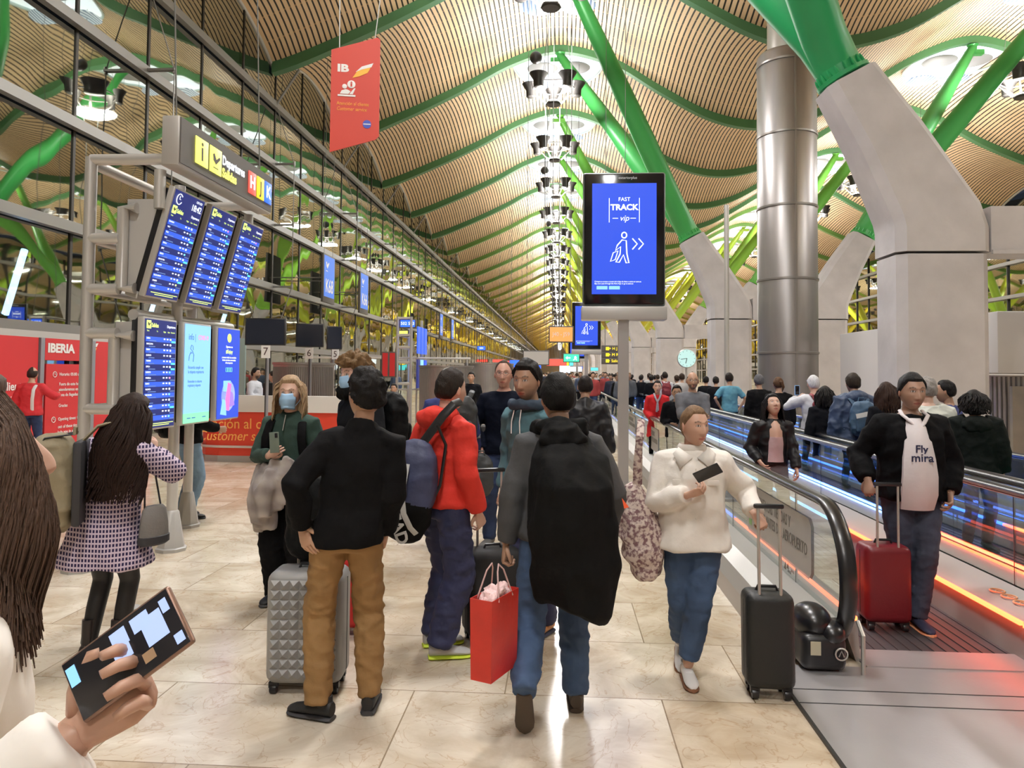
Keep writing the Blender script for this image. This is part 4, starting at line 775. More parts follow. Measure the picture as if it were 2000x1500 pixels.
def head_pts(nu, nv, grow=0.):
    V = []
    for i in range(nv+1):
        ph = PI*i/nv; dz = math.cos(ph); r = math.sin(ph)
        for j in range(nu):
            a = 2*PI*j/nu; dx, dy = r*math.sin(a), r*math.cos(a); f = max(0, dy)
            x, y, z = .076*dx, (.094 if dy < 0 else .088)*dy, .120*dz
            lo = max(0, -dz)
            x *= 1-.24*lo**1.3*(1 if dy > -.3 else 1.2)
            if dy < 0: y *= 1-.5*sm(.1, .85, lo)
            if dy > 0: y = .090*(abs(dy)**.82); x *= 1-.04*f; y += .004*lo
            if dz > .2 and dy > 0: y -= .006*sm(.3, .9, dz)
            if f > 0:
                nb = sm(.030, -.030, z)*sm(-.050, -.036, z); y += (.004+.021*nb)*g2(x, .009+.006*nb)*(1 if -.05 < z < .035 else 0)*(.35 if z > .02 else 1)
                y += .006*g2(abs(x)-.014, .008)*g2(z+.034, .008)
                y -= .009*g2(abs(x)-.030, .016)*g2(z-.012, .013)
                y += .0055*g2(abs(x)-.030, .011)*g2(z-.011, .008)
                y += .004*g2(z-.032, .009)*g2(x, .05); y += .004*g2(abs(x)-.045, .018)*g2(z+.018, .018)
                y += .006*g2(x, .020)*(g2(z+.062, .006)+g2(z+.073, .0065)); y -= .003*g2(x, .02)*g2(z+.0675, .002)
                y += .006*g2(x, .022)*g2(z+.102, .014)
            V.append(Vector((x, y, z)))
    return V
def grid_faces(nu, nv): return [(i*nu+j, (i+1)*nu+j, (i+1)*nu+(j+1) % nu, i*nu+(j+1) % nu) for i in range(nv) for j in range(nu)]
def hairline(az, st):       # az 0 at the face, pi at the back
    f = {'short': (.073, .02, -.055), 'bald': (.3, .03, -.06), 'long': (.078, .03, -.08), 'curly': (.055, .0, -.06), 'thin': (.10, .035, -.055)}[st]
    if az < .75: return f[0]
    if az < 1.25: return f[0]+(f[1]-f[0])*(az-.75)/.5
    if az < 1.75: return f[1]+(-.02-f[1])*(az-1.25)/.5
    if az < 2.2: return -.02+(f[2]+.02)*(az-1.75)/.45
    return f[2]
def hair_shell(st, th, nu, nv, amp=.004, f=28, seed=0):
    P = head_pts(nu, nv); V = []
    for p in P:
        az = abs(math.atan2(p.x, p.y)); hl = hairline(az, st)
        m = sm(-.006, .014, p.z-hl) if p.length > 0 else 1
        if st == 'bald' and p.z > .06 and az < 2.6: m *= 0
        n = Vector((p.x/.0058, p.y/.0088, p.z/.0144)); n.normalize(); t = th*(.85+.4*sm(-.02, .1, p.z))
        w = amp*mn.noise(Vector((p.x*f+seed, p.y*f, p.z*f*.7)))*1.6+amp*.5*mn.noise(Vector((p.x*f*3+seed, p.y*f*3, p.z*f*2)))
        V.append(p+n*((t+w)*m-.006*(1-m)))
    return V
def L2(p): return (p[0], p[1], p[2])
class Pers: pass
def person(label, pos, rz, H=1.78, fat=1., lod=0, tone=(.56, .33, .22), hair=('short', (.03, .02, .015), .012), top=None, bot=None, shoes=None, feet=None, hands=None, elb=None, lean=(0, 0), hyaw=0, hpitch=0, hroll=0, beard=None, mask=False, glasses=None, collar=None, name='person', group=None, curl=.6, skirt=None, extra=None, open_top=None, hips=None, mir=False, hs=1.09):
    s = H/1.78; S = Pers(); t = thing(name, label, 'person', (pos[0], pos[1], pos[2] if len(pos) > 2 else 0), rad(rz), group); S.t = t; S.s = s
    vox = (.011, .015, .024, .035)[lod]; nu, nv = ((96, 84), (56, 48), (28, 24), (18, 14))[lod]; ns = (14, 12, 10, 8)[lod]
    V = Vector; A = lambda x, y, z: V((x, y, z))
    def up(x, y, z): return A(x+lean[0]*max(0, z-.95), y+lean[1]*max(0, z-.95), z)*1.
    feet = feet or [(-.11, 0, 0, 8, 0), (.11, 0, 0, -8, 0)]      # x, y, z, toe turn, pitch
    hip0 = hips or (0, 0, 0)
    J = []
    for i, f in enumerate(feet):
        sg = -1 if i == 0 else 1; hp = A(sg*.09+hip0[0], hip0[1], .93+hip0[2]); an = A(f[0], f[1]-.02, f[2]+.085)
        d = an-hp; L = min(d.length, .864); a1 = .435; dn = d.normalized(); h = math.sqrt(max(1e-5, a1*a1-(L/2)**2)); fw = V((math.sin(-rad(f[3]))*.4, 1, 0)); fw = (fw-dn*fw.dot(dn)).normalized()
        if d.length > .864: hp2 = an-dn*.864; 
        J.append((hp, hp+dn*(L/2)+fw*h, an, f))
    sh = [up(-.172*(.5+.5*fat), 0, 1.42), up(.172*(.5+.5*fat), 0, 1.42)]
    hands = hands or [None, None]; AR = []
    if mir:
        def fx(h):
            if not h: return None
            o = {k: ((-v[0], v[1], v[2]) if k in 'dn' else v) for k, v in h[3].items()} if len(h) > 3 else {}
            return (-h[0], h[1], h[2], o)
        hands = [fx(hands[1]), fx(hands[0])]; elb = [(-e[0], e[1], e[2]) if e else None for e in (elb[1], elb[0])] if elb else None
    for i in range(2):
        sg = -1 if i == 0 else 1; hd = hands[i] or (sg*.27, .03, .83)
        W_ = V(hd[:3]); d = W_-sh[i]; L = min(d.length, .545); dn = d.normalized(); W_ = sh[i]+dn*L if d.length > .545 else W_
        a1, a2 = .285, .265; c = (a1*a1-a2*a2+L*L)/(2*L); h = math.sqrt(max(1e-5, a1*a1-c*c))
        pole = V((elb or [None, None])[i] or (sg*.5, -.7, -.4)); pole = (pole-dn*pole.dot(dn)).normalized()
        E = sh[i]+dn*c+pole*h; AR.append((sh[i], E, W_, hd))
    neck = up(0, .0, 1.50); hc = up(0, .035, 1.665)+A(0, 0, 0)
    RH = Matrix.Rotation(rad(hyaw), 4, 'Z') @ Matrix.Rotation(rad(hroll), 4, 'Y') @ Matrix.Rotation(-rad(hpitch), 4, 'X'); piv = hc+A(0, -.02, -.08); MH = Matrix.Translation(piv) @ RH @ Matrix.Translation(hc-piv) @ Matrix.Scale(hs, 4)
    S.MH = MH; S.AR = AR; S.J = J; S.up = up
    SM = Matrix.Scale(s, 4)
    def ring(z, rx, ry, yo=0, n=20, ex=2.3): 
        c = up(hip0[0]*(1 if z < 1 else .5), hip0[1]+yo, z); out = []
        for k in range(n):
            a = 2*PI*k/n; ca, sa = math.cos(a), math.sin(a); q = (abs(ca)**ex+abs(sa)**ex)**(-1/ex); out.append(c+A(rx*fat*ca*q, ry*fat*sa*q*(1+.15*(fat-1)*5*(1 if sa > 0 and z < 1.35 else 0)), 0))
        return out
    # -- body: torso, neck, limbs as one surface
    b = MB(); b.loft([ring(*r) for r in ((.88, .15, .105), (.98, .16, .11), (1.08, .14, .10), (1.22, .152, .112), (1.34, .165, .115), (1.42, .16, .09), (1.48, .09, .07), (1.52, .06, .058))])
    b.tube([up(0, -.005, 1.44), up(0, .0, 1.52), up(0, .015, 1.60)], [.062, .056, .052], ns)
    for hp, kn, an, f in J: b.tube([hp+A(0, 0, .04), hp+(kn-hp)*.4, kn, kn+(an-kn)*.35+A(0, -.012, 0), an], [.088*fat, .078*fat, .052, .052, .036], ns)
    for i, (a, e, w_, hd) in enumerate(AR): b.tube([up((-.11, .11)[i], 0, 1.42), a, a+(e-a)*.5, e, e+(w_-e)*.35, w_], [.055, .052, .045, .038, .038, .026], ns)
    me = raw(b, vox*1.15, 2); n0 = len(me.vertices); co = np.empty(n0*3, 'f'); me.vertices.foreach_get('co', co)
    vs = [tuple(c) for c in co.reshape(-1, 3)]; fs = [tuple(p.vertices) for p in me.polygons]; bpy.data.meshes.remove(me)
    cols = [tone]*n0
    R = random.Random(sum(ord(ch)*(i_+1) for i_, ch in enumerate(label)) % 1000)
    # -- head
    P = head_pts(nu, nv); base = len(vs); dk = tuple(c*.25 for c in (hair[1] if hair else (.05, .03, .02))); lip = (min(1, tone[0]*.95), tone[1]*.55, tone[2]*.6)
    for p in P:
        vs.append(tuple(MH @ p)); c = tone; x, z = abs(p.x), p.z
        if p.y > .02:
            if beard and z < -.035 and not (x < .026 and -.082 < z < -.056) and (z < -.05 or x > .03 or True): 
                k = sm(-.035, -.055, z); c = tuple(tone[i]*(1-beard[1]*k)+beard[0][i]*beard[1]*k for i in range(3))
            if (x/.022)**2+((z+.0675)/.0085)**2 < 1: c = lip if abs(z+.0675) > .0016 else tuple(.5*v for v in lip)
            if .014 < x < .047 and abs(z-(.0315+.006*math.sin((x-.014)/.033*PI)-.0)) < .0036: c = tuple(tone[i]*.3+dk[i]*.7 for i in range(3))
            ex, ez = (x-.030)/.0125, (z-.0115)/(.0058 if ez_open else .003)
            if ex*ex+ez*ez < 1.45: c = tuple(.25*v for v in tone)
            if ex*ex+ez*ez < .8: c = (.62, .6, .58)
            if (x-.030)**2+(z-.0115)**2 < .0052**2: c = (.03, .02, .015)
            c = tuple(min(1, v*(1+.0*g2(x-.04, .02))) for v in c)
        cols.append(c)
    fs += [tuple(i+base for i in f) for f in grid_faces(nu, nv)]
    if lod < 3:
        for sg in (-1, 1):
            e = MB(); e.ell((0, 0, 0), (.008, .018, .031), 14, 10); M_ = MH @ Matrix.Translation((sg*.077, -.008, -.002)) @ Matrix.Rotation(sg*rad(-22), 4, 'Z') @ Matrix.Rotation(rad(10), 4, 'X')
            base = len(vs); vs += [tuple(M_ @ V(q)) for q in e.v]; fs += [tuple(i+base for i in f) for f in e.f]; cols += [tuple(c*v for c, v in zip(tone, (1, .88, .85)))]*len(e.v)
    # -- hands
    S.HM = []
    for i, (a, e_, w_, hd) in enumerate(AR):
        sg = -1 if i == 0 else 1
        opt = hd[3] if len(hd) > 3 and hd[3] else {}
        d = V(opt.get('d', tuple((w_-e_).normalized()))).normalized(); pn = V(opt.get('n', (-sg*1, 0, 0))); pn = (pn-d*pn.dot(d)).normalized(); xx = d.cross(pn) # palm faces pn
        th = xx*(1 if i == 0 else -1)
        if opt.get('flip'): th = -th
        M_ = Matrix(((th.x, d.x, pn.x, w_.x), (th.y, d.y, pn.y, w_.y), (th.z, d.z, pn.z, w_.z), (0, 0, 0, 1))); S.HM.append(M_)
        if lod > 2: continue
        c = opt.get('curl', curl); hb = MB(); hb.tube([(0, -.03, 0), (0, .0, 0), (.002, .03, 0), (.0, .06, 0), (0, .088, 0), (0, .096, 0)], [(.026, .022), (.026, .019), (.036, .016), (.041, .015), (.039, .012), (.03, .008)], 14, up=(1, 0, 0))
        for q, (fx, fl, fy) in enumerate(((.030, .070, .086), (.010, .079, .091), (-.011, .074, .089), (-.031, .056, .081))):
            pts = [V((fx*.8, fy-.02, 0))]; an = .08+c*.15; p = V((fx, fy, .0)); pts.append(p)
            for sgm, fr in ((.45, 1.), (.30, .9), (.25, .7)):
                an += c*(.75+.12*q)*fr; p = p+V((fx*.12*sgm, math.cos(an), math.sin(an)))*fl*sgm; pts.append(p)
            hb.tube(pts, [.009, .0092, .0084, .0076, .0058], 8)
        tc = opt.get('thumb', .5); hb.tube([(.018, .005, .004), (.036, .022, .010), (.052, .045, .014+.02*tc), (.056-.012*tc, .068, .02+.03*tc), (.052-.02*tc, .080, .024+.034*tc)], [.013, .0135, .0105, .0092, .0065], 8)
        base = len(vs); vs += [tuple(M_ @ V(q)) for q in hb.v]; fs += [tuple(j+base for j in f) for f in hb.f]; cols += [tuple(min(1, c_*1.02) for c_ in tone)]*len(hb.v)
    me = bpy.data.meshes.new('body'); me.from_pydata([tuple(s*c for c in v) for v in vs], [], fs); me.materials.append(SKIN)
    at = me.color_attributes.new('Col', 'FLOAT_COLOR', 'POINT'); at.data.foreach_set('color', np.hstack([np.array(cols, 'f'), np.ones((len(cols), 1), 'f')]).ravel())
    me.polygons.foreach_set('use_smooth', [True]*len(me.polygons)); link('body', me, t)
    # -- hair
    if hair:
        hm = mat('hair_%.3f_%.3f_%.3f' % hair[1], hair[1] if max(hair[1]) > .07 else tuple(.6*v for v in hair[1]), .55, spec=.2, nz=.35, ns=130, bump=.35, bs=260, stretch=(1, 1, .12), sheen=.0)
        hb = MB(); st = hair[0]; sty = hair[3] if len(hair) > 3 else {}
        hv = hair_shell(st, hair[2], max(24, nu*2//3), max(20, nv*2//3), sty.get('amp', .004), sty.get('f', 28), R.random()*9); hb.add([MH @ p for p in hv], grid_faces(max(24, nu*2//3), max(20, nv*2//3)))
        if sty.get('locks'):
            N_, ln = sty['locks'], sty['len']; azr = sty.get('az', (1.3, PI))
            for k in range(N_):
                az = R.uniform(*azr)*(1 if k % 2 else -1); z0 = R.uniform(.01, .09); p0 = V((.07*math.sin(az), .085*math.cos(az), z0)); out = V((math.sin(az), math.cos(az), 0))
                le = ln*R.uniform(.8, 1.03); w0 = sty.get('w', .014); ph_ = az*4*(1 if k % 2 else -1)+R.uniform(0, sty.get('ph', 1.6)); wv = sty.get('wave', .008)
                p0 = MH @ (p0*1.03); o3 = (MH.to_3x3() @ out); o3.z = 0; pts = [p0-o3*.02+A(0, 0, .02)]
                for q in range(1, 9):
                    u = q/8; dz = -le*u; sp = .022+.045*min(1, u*2.2)*sty.get('spread', 1)
                    pts.append(p0+o3*sp+A(wv*math.sin(ph_+u*9), wv*math.cos(ph_+u*8), dz)+A(0, sty.get('back', -.03)*u, 0))
                hb.tube(pts, [w0*.5]+[w0*(1.1-.7*u/8) for u in range(8)], 6)
        if sty.get('mass'):      # smooth body of hair under the single locks
            ln = sty['len']*.93; wx, wy, yb = sty['mass']; MM = MH @ Matrix.Identity(4); cc = MH.to_translation(); rg = []
            for z, k in ((.07, .45), (.04, .8), (-.02, 1.), (-.12, 1.05), (-ln*.5-.05, 1.), (-ln*.8, .9), (-ln, .6)):
                rg.append([cc+A(wx*k*math.cos(a)+sty.get('mx', 0)*min(1, -z/ln if z < 0 else 0), yb-.02*(z < -.1)+sty.get('back', 0)*max(0, -z/ln)+wy*k*math.sin(a), z) for a in [2*PI*j/18 for j in range(18)]])
            hb.loft(rg[::-1])
        if sty.get('bun'): hb.ell(tuple(MH @ V(sty['bun'][:3])), (sty['bun'][3],)*3, 14, 10)
        if sty.get('tail'): q = sty['tail']; hb.tube([MH @ V(p) for p in q], [.02]+[.026]*(len(q)-2)+[.006], 10)
        o = hb.build('hair', hm, t); 
        for v in o.data.vertices: v.co *= s
    # -- clothes
    def put(n, mb, m, sc_=s, amp=0, f=6, vx=None, zs=1., smooth=3):
        me = raw(mb, vx or vox, smooth); me.name = n
        if amp and lod < 2: wrinkle(me, amp*(.75 if n == 'trousers' else 1), f, R.random()*50, zs, *((.78, .90) if n == 'trousers' else (None, None)))
        me.transform(Matrix.Scale(sc_, 4)); me.materials.clear()
        for q in (m if isinstance(m, list) else [m]): me.materials.append(q)
        me.polygons.foreach_set('use_smooth', [True]*len(me.polygons)); return link(n, me, t)
    S.put = put
    if bot:
        bb = MB(); e = bot.get('e', .012); lw = bot.get('w', 1.); bb.loft([ring(z, rx+e, ry+e) for z, rx, ry in ((.86, .152, .108), (.93, .165, .115), (1.02, .155, .11), (1.06, .15, .105))])
        for hp, kn, an, f in J:
            ak = an+(kn-an)*bot.get('cut', .0)+A(0, 0, .012-.04*(bot.get('w', 1) > 1.3))
            bb.tube([hp+A(0, 0, .05), hp, hp+(kn-hp)*.5, kn, kn+(an-kn)*.45+A(0, -.008, 0), ak, ak+(ak-kn)*.04], [(.088+e)*fat, (.092+e)*fat, (.078+e)*fat*lw**.5, (.060+e)*lw, (.056+e)*lw, (.046+e)*lw, (.044+e)*lw], ns)
        put('trousers', bb, bot['m'], amp=bot.get('amp', .008), f=bot.get('f', 9), zs=1.4)
    if skirt: pass
    if top:
        tb = MB(); e = top.get('e', .018); hz = top.get('hem', .90); fl = top.get('flare', 0.); rs = []
        zs_ = [hz, hz+.03]+[z for z in (.75, .85, .98, 1.08, 1.22, 1.34, 1.42) if z > hz+.06]
        for z in zs_:
            if z < .98: k = (.98-z); rs.append((z, .178+e+fl*k+.0, .128+e+fl*k*.8))
            else:
                rx, ry = {.98: (.174, .125), 1.08: (.155, .112), 1.22: (.158, .117), 1.34: (.163, .12), 1.42: (.152, .097)}.get(z, (.16, .11)); bx = top.get('box', 0); rx += bx*(.168-rx if z < 1.34 else 0); rs.append((z, rx+e, ry+e))
        rs += [(1.47, .105+e*.6, .082+e*.5), (1.505, .072+e*.3, .068+e*.3)]
        rs[0] = (rs[0][0], rs[0][1]-.006, rs[0][2]-.006)
        tb.loft([ring(*r) for r in rs])
        if top.get('collar'): h = top['collar']; tb.tube([up(0, -.005, 1.48), up(0, 0, 1.50+h*.4), up(0, .006, 1.50+h)], [(.078+e*.3, .074+e*.3), (.074, .07), (.07, .068)], 16)
        sl = top.get('sleeve', 1.); se = top.get('se', e)
        for i, (a, el, w_, hd) in enumerate(AR):
            sg = -1 if i == 0 else 1
            pts = [up(sg*.10, 0, 1.42), a+A(0, 0, .0), a+(el-a)*.5, el, el+(w_-el)*.5, el+(w_-el)*.93]; rr = [.062+se, .058+se, .049+se, .045+se, .040+se, .033+se*.7]
            if sl < 1: pts = pts[:3]+[a+(el-a)*(sl*1.6)]; rr = rr[:4]
            tb.tube(pts, [r_*(.8+.2*fat) for r_ in rr], ns)
        S.topobj = put(top.get('n', 'sweater'), tb, top['m'], amp=top.get('amp', .008), f=top.get('f', 7), zs=top.get('zs', 1.))
    # -- shoes
    if shoes:
        for (hp, kn, an, f) in J:
            sb = MB(); U, So = shoes[0], shoes[1]; k = shoes[2] if len(shoes) > 2 else 1.
            sec = [(-.085, .030, .075), (-.07, .037, .085), (-.02, .038, .078), (.04, .042, .062), (.10, .046, .048), (.145, .042, .038), (.172, .028, .026), (.18, .012, .014)]
            rings = [[(w*math.cos(a), y, .022+max(-.004, (h-.0)*(.5+.5*math.sin(a)))-.002) for a in [2*PI*j/12 for j in range(12)]] for y, w, h in sec]
            sb.loft([r_[::-1] for r_ in rings], 0); sb.loft([[(w*1.08*math.cos(a), y+(.004 if y > 0 else -.004), .013+.013*math.sin(a)) for a in [-2*PI*j/12 for j in range(12)]] for y, w, h in sec], 1)
            sb.tube([(0, -.035, .06), (0, -.035, .09+.03*k), (0, -.03, .10+.05*(k-1)*2)], [(.038, .048), (.037, .045), (.039, .047)], 12, 0)
            Mx = Matrix.Translation((f[0], f[1], f[2])) @ Matrix.Rotation(rad(f[3]), 4, 'Z') @ Matrix.Rotation(rad(f[4]), 4, 'X')
            if lod < 2:
                for q in range(4): sb.tube([(-.02, .03+.018*q, .083-.008*q), (0, .036+.018*q, .087-.008*q), (.02, .03+.018*q, .083-.008*q)], .0028, 5, 2)
            o = sb.build('shoe', [U, So, shoes[3] if len(shoes) > 3 else U], t)
            for v in o.data.vertices: v.co = (Mx @ v.co)*s
    if mask:
        mb = MB(); rows = []
        for i in range(11):
            z = .002-.108*i/10; w = .062-.010*abs(i-4)/5; rw = []
            for j in range(17):
                u = -1+2*j/16; x = u*w; rw.append((x, .106+.012*math.sin(PI*min(1, i/8))-.055*u*u-(.016 if i == 10 else 0)+.0018*math.sin(i*2.2), z+.006*abs(u)*(4-i)/4))
            rows.append(rw)
        n = 17; vsx = [p for r_ in rows for p in r_]; mb.add([MH @ V(p) for p in vsx], [(i*n+j, i*n+j+1, (i+1)*n+j+1, (i+1)*n+j) for i in range(10) for j in range(n-1)])
        for sg in (-1, 1):
            for z in (-.01, -.085): mb.tube([MH @ V((sg*.058, .06, z)), MH @ V((sg*.074, .02, z*.6)), MH @ V((sg*.08, -.012, z*.15))], .0016, 4)
        o = mb.build('face_mask', mat('mask_blue', (.36, .58, .82), .7), t); o.modifiers.new('thick', 'SOLIDIFY').thickness = .002
        for v in o.data.vertices: v.co *= s
    if glasses:
        mb = MB()
        for sg in (-1, 1):
            mb.tube([MH @ V((sg*.031+.023*math.cos(a), .101-.006*math.cos(a)*sg, .009+.015*math.sin(a))) for a in [2*PI*k/16 for k in range(16)]], .0017, 5, closed=True); mb.tube([MH @ V((sg*.054, .094, .012)), MH @ V((sg*.076, .05, .012)), MH @ V((sg*.08, -.005, .006))], .0015, 4)
        mb.tube([MH @ V((-.008, .103, .012)), MH @ V((.008, .103, .012))], .0015, 4); o = mb.build('glasses', glasses, t)
        for v in o.data.vertices: v.co *= s
    return S
ez_open = True
def Wm(S, p): return S.t.matrix_basis @ (Vector(p)*S.s)      # person-local point (1.78 m scale) -> world
def part(S, mb, name, m, **k):
    o = mb.build(name, m, S.t, **k)
    for v in o.data.vertices: v.co *= S.s
    return o
# ---- luggage
def backpack(label, M, w, h, d, m1, m2=None, straps=True, name='backpack', roll=False, group=None, strapz=None):
    # local: x across, y away from the wearer's back (+y outward), z up, origin at the middle of the back panel
    t = thing(name, label, 'backpack', (0, 0, 0), 0, group); t.matrix_world = M
    b = MB(); b.loft([[(w*.5*k*q*math.cos(a), d*.5+(d*.5*k)*q*math.sin(a), z) for a in [2*PI*j/20 for j in range(20)] for q in [(abs(math.cos(a))**3+abs(math.sin(a))**3)**(-1/3)]] for z, k in ((-h/2, .55), (-h/2+.03, .85), (-h/4, 1), (0, 1), (h/4, .96), (h/2-.06, .85), (h/2-.015, .6), (h/2, .3))])
    me = raw(b, .014, 2); wrinkle(me, .010, 8, w*30); me.materials.clear(); me.materials.append(m1); me.polygons.foreach_set('use_smooth', [True]*len(me.polygons)); link('bag_body', me, t)
    b = MB(); b.rbox((0, d*.98, -h*.18), (w*.74, d*.3, h*.42), .03, seg=3); b.build('front_pocket', m2 or m1, t)
    b = MB(); b.tube([(-.04, .02, h/2-.01), (-.03, .02, h/2+.035), (.03, .02, h/2+.035), (.04, .02, h/2-.01)], .008, 8); b.build('grab_handle', m2 or m1, t)
    b = MB(); b.tube([(-w*.42, d*.75, h*.12), (0, d*1.02, h*.2), (w*.42, d*.75, h*.12)], .004, 5); b.build('zip', DARKM, t)
    if straps:
        for s in (-1, 1):
            b = MB(); x = s*.11; z = h/2-.06; top_ = strapz or .1
            b.tube([(x*.7, .0, z), (x, -.04, z+top_*.8), (x*1.05, -.13, z+top_), (x*1.1, -.235, z+top_*.3), (x*1.2, -.27, z-.12), (x*1.5, -.24, z-.26), (s*w*.5, -.06, -h*.35)], [(.028, .008)]*7, 8, up=(1, 0, 0)); b.build('shoulder_strap', m2 or m1, t)
    return t
def on_back(S, label, w, h, d, m1, m2=None, z=1.25, dy=-.0, dx=0, straps=True, ang=0, tilt=0, **k):
    e = k.pop('e', .15); M = S.t.matrix_basis @ Matrix.Translation((dx*S.s+S.up(0, 0, z).x*S.s, (-e+dy+S.up(0, 0, z).y)*S.s, z*S.s)) @ Matrix.Rotation(PI+rad(ang), 4, 'Z') @ Matrix.Rotation(rad(tilt), 4, 'Y')
    M = Matrix.Translation(M.to_translation()) @ M.to_3x3().to_4x4()
    return backpack(label, M, w, h, d, m1, m2, straps, **k)
def suitcase(label, loc, rz, w, h, d, m, mt, handle=.45, ribs=0, name='suitcase', pat=None, cat='suitcase', lean=0):
    # local: x = width, y = depth (pull handle at the back +y), z up
    t = thing(name, label, cat, loc, rad(rz)); t.rotation_euler.x = rad(lean); z0 = .055
    b = MB(); b.rbox((0, 0, z0+h/2), (w, d, h), min(w, d)*.22, seg=4); b.build('shell', m, t)
    for k in range(ribs): x = -w*.36+w*.72*k/max(1, ribs-1); b = MB(); b.rbox((x, -d/2-.002, z0+h/2), (w*.05, .012, h*.74), .005); b.build('rib', mt, t)
    b = MB(); b.box((-w/2-.002, -.006, z0+.05), (w/2+.002, .006, z0+h-.05)); b.build('zip_line', DARKM, t)
    for sx in (-1, 1):
        for sy in (-1, 1):
            b = MB(); M_ = Matrix.Translation((sx*(w/2-.045), sy*(d/2-.045), .028)) @ Matrix.Rotation(PI/2, 4, 'Y'); b.lathe([(.010, -.018), (.026, -.018), (.028, -.01), (.028, .01), (.026, .018), (.010, .018)], 14, M=M_); b.cbox((sx*(w/2-.045), sy*(d/2-.045), .05), (.05, .03, .03)); b.build('wheel', BLK, t)
    if handle:
        b = MB(); hw = w*.22
        for s in (-1, 1): b.tube([(s*hw, d/2-.03, z0+h-.02), (s*hw, d/2-.03, z0+h+handle)], .009, 8)
        b.build('pull_handle', CH, t); b = MB(); b.rbox((0, d/2-.03, z0+h+handle+.01), (hw*2+.05, .03, .028), .01); b.build('grip', BLK, t)
    b = MB(); b.tube([(-.06, 0, z0+h-.005), (-.05, 0, z0+h+.022), (.05, 0, z0+h+.022), (.06, 0, z0+h-.005)], .009, 8); b.build('carry_handle', BLK, t)
    return t
def phone(label, M, m, w=.074, h=.152, back=True, screen=None):
    t = thing('phone', label, 'phone', (0, 0, 0)); t.matrix_world = M; b = MB(); b.rbox((0, 0, 0), (w, h, .009), .004, seg=3); b.build('case', m, t)
    b = MB(); b.rbox((0, 0, .0046), (w-.006, h-.006, .001), .0004); b.build('screen', screen or mat('phone_glass', (.005, .005, .007), .08), t)
    if back: b = MB(); b.rbox((-w/2+.018, h/2-.025, -.0055), (.022, .034, .003), .003); b.build('camera_bump', BLK, t)
    return t
# ------------------------------------------------------------------ the people in the hall
def fl(px, py): p = atZ(px, py); return (p.x, p.y)
M_BLKW = cloth('black_wool', (.014, .014, .016)); M_TAN = cloth('tan_chino', (.29, .165, .06), .8, ns=4, bs=10); M_JEAN = cloth('denim', (.045, .085, .17), .85, nz=.3, ns=4); M_JEANL = cloth('light_denim', (.20, .32, .46), .85, nz=.25, ns=4); M_JEAND = cloth('dark_denim', (.02, .04, .11), .85, nz=.35, ns=4)
M_REDH = cloth('red_fleece', (.72, .035, .02), .8, nz=.1); M_NAVY = cloth('navy_track', (.018, .022, .07), .7); M_GRN = cloth('green_knit', (.025, .055, .042), .9); M_WSH = cloth('cream_corduroy', (.78, .73, .66), .85, nz=.05, bump=.4); M_GRYJ = cloth('charcoal_jersey', (.06, .062, .066), .9); M_COATB = cloth('black_coat', (.013, .0135, .014), .75, bump=.4); M_TEAL = cloth('teal_hoodie', (.07, .16, .19), .9); M_LEA = mat('black_leather', (.010, .010, .012), .5, bump=.25, bs=10, spec=.3); M_NAVYS = cloth('navy_sweater', (.008, .012, .03), .9); M_BLKT = cloth('black_trousers', (.01, .01, .012), .85)
S_BLK = mat('shoe_black', (.015, .015, .016), .6); S_BLKs = mat('sole_dark', (.05, .05, .055), .6); S_WHT = mat('shoe_white', (.72, .70, .68), .6); S_GUM = mat('sole_gum', (.22, .10, .05), .6); S_GRY = mat('shoe_grey', (.5, .5, .5), .7); S_LIME = mat('sole_lime', (.62, .78, .05), .6); S_BRN = mat('shoe_brown', (.07, .05, .035), .7); S_TANs = mat('shoe_tan', (.45, .20, .07), .6); S_NAVY = mat('shoe_navy', (.02, .025, .06), .7); S_OR = mat('sole_orange', (.7, .3, .15), .6)
FAIR = (.66, .42, .32); MID = (.50, .30, .20); OLIVE = (.42, .25, .165); RUDDY = (.60, .33, .25)
def hound():
    m = bpy.data.materials.new('houndstooth'); m.use_nodes = True; nt = m.node_tree; L = nt.links.new; N = nt.nodes.new; b = nt.nodes['Principled BSDF']; b.inputs['Roughness'].default_value = .95
    tc = N('ShaderNodeTexCoord'); mp = N('ShaderNodeMapping'); L(tc.outputs['Object'], mp.inputs[0]); mp.inputs['Rotation'].default_value = (0, 0, .1)
    sp = N('ShaderNodeSeparateXYZ'); L(mp.outputs[0], sp.inputs[0])
    def W(a, per, off=0):
        q = N('ShaderNodeMath'); q.operation = 'MULTIPLY_ADD'; L(a, q.inputs[0]); q.inputs[1].default_value = 1/per; q.inputs[2].default_value = off; f = N('ShaderNodeMath'); f.operation = 'FRACT'; L(q.outputs[0], f.inputs[0]); g = N('ShaderNodeMath'); g.operation = 'LESS_THAN'; L(f.outputs[0], g.inputs[0]); g.inputs[1].default_value = .62; return g.outputs[0]
    xy = N('ShaderNodeMath'); xy.operation = 'ADD'; L(sp.outputs[0], xy.inputs[0]); L(sp.outputs[1], xy.inputs[1])
    a, c = W(xy.outputs[0], .026), W(sp.outputs[2], .028); k = N('ShaderNodeMath'); k.operation = 'MULTIPLY'; L(a, k.inputs[0]); L(c, k.inputs[1])
    mx = N('ShaderNodeMix'); mx.data_type = 'RGBA'; L(k.outputs[0], mx.inputs[0]); mx.inputs[6].default_value = (.56, .46, .56, 1); mx.inputs[7].default_value = (.02, .012, .06, 1); L(mx.outputs[2], b.inputs['Base Color']); return m
HOUND = hound()
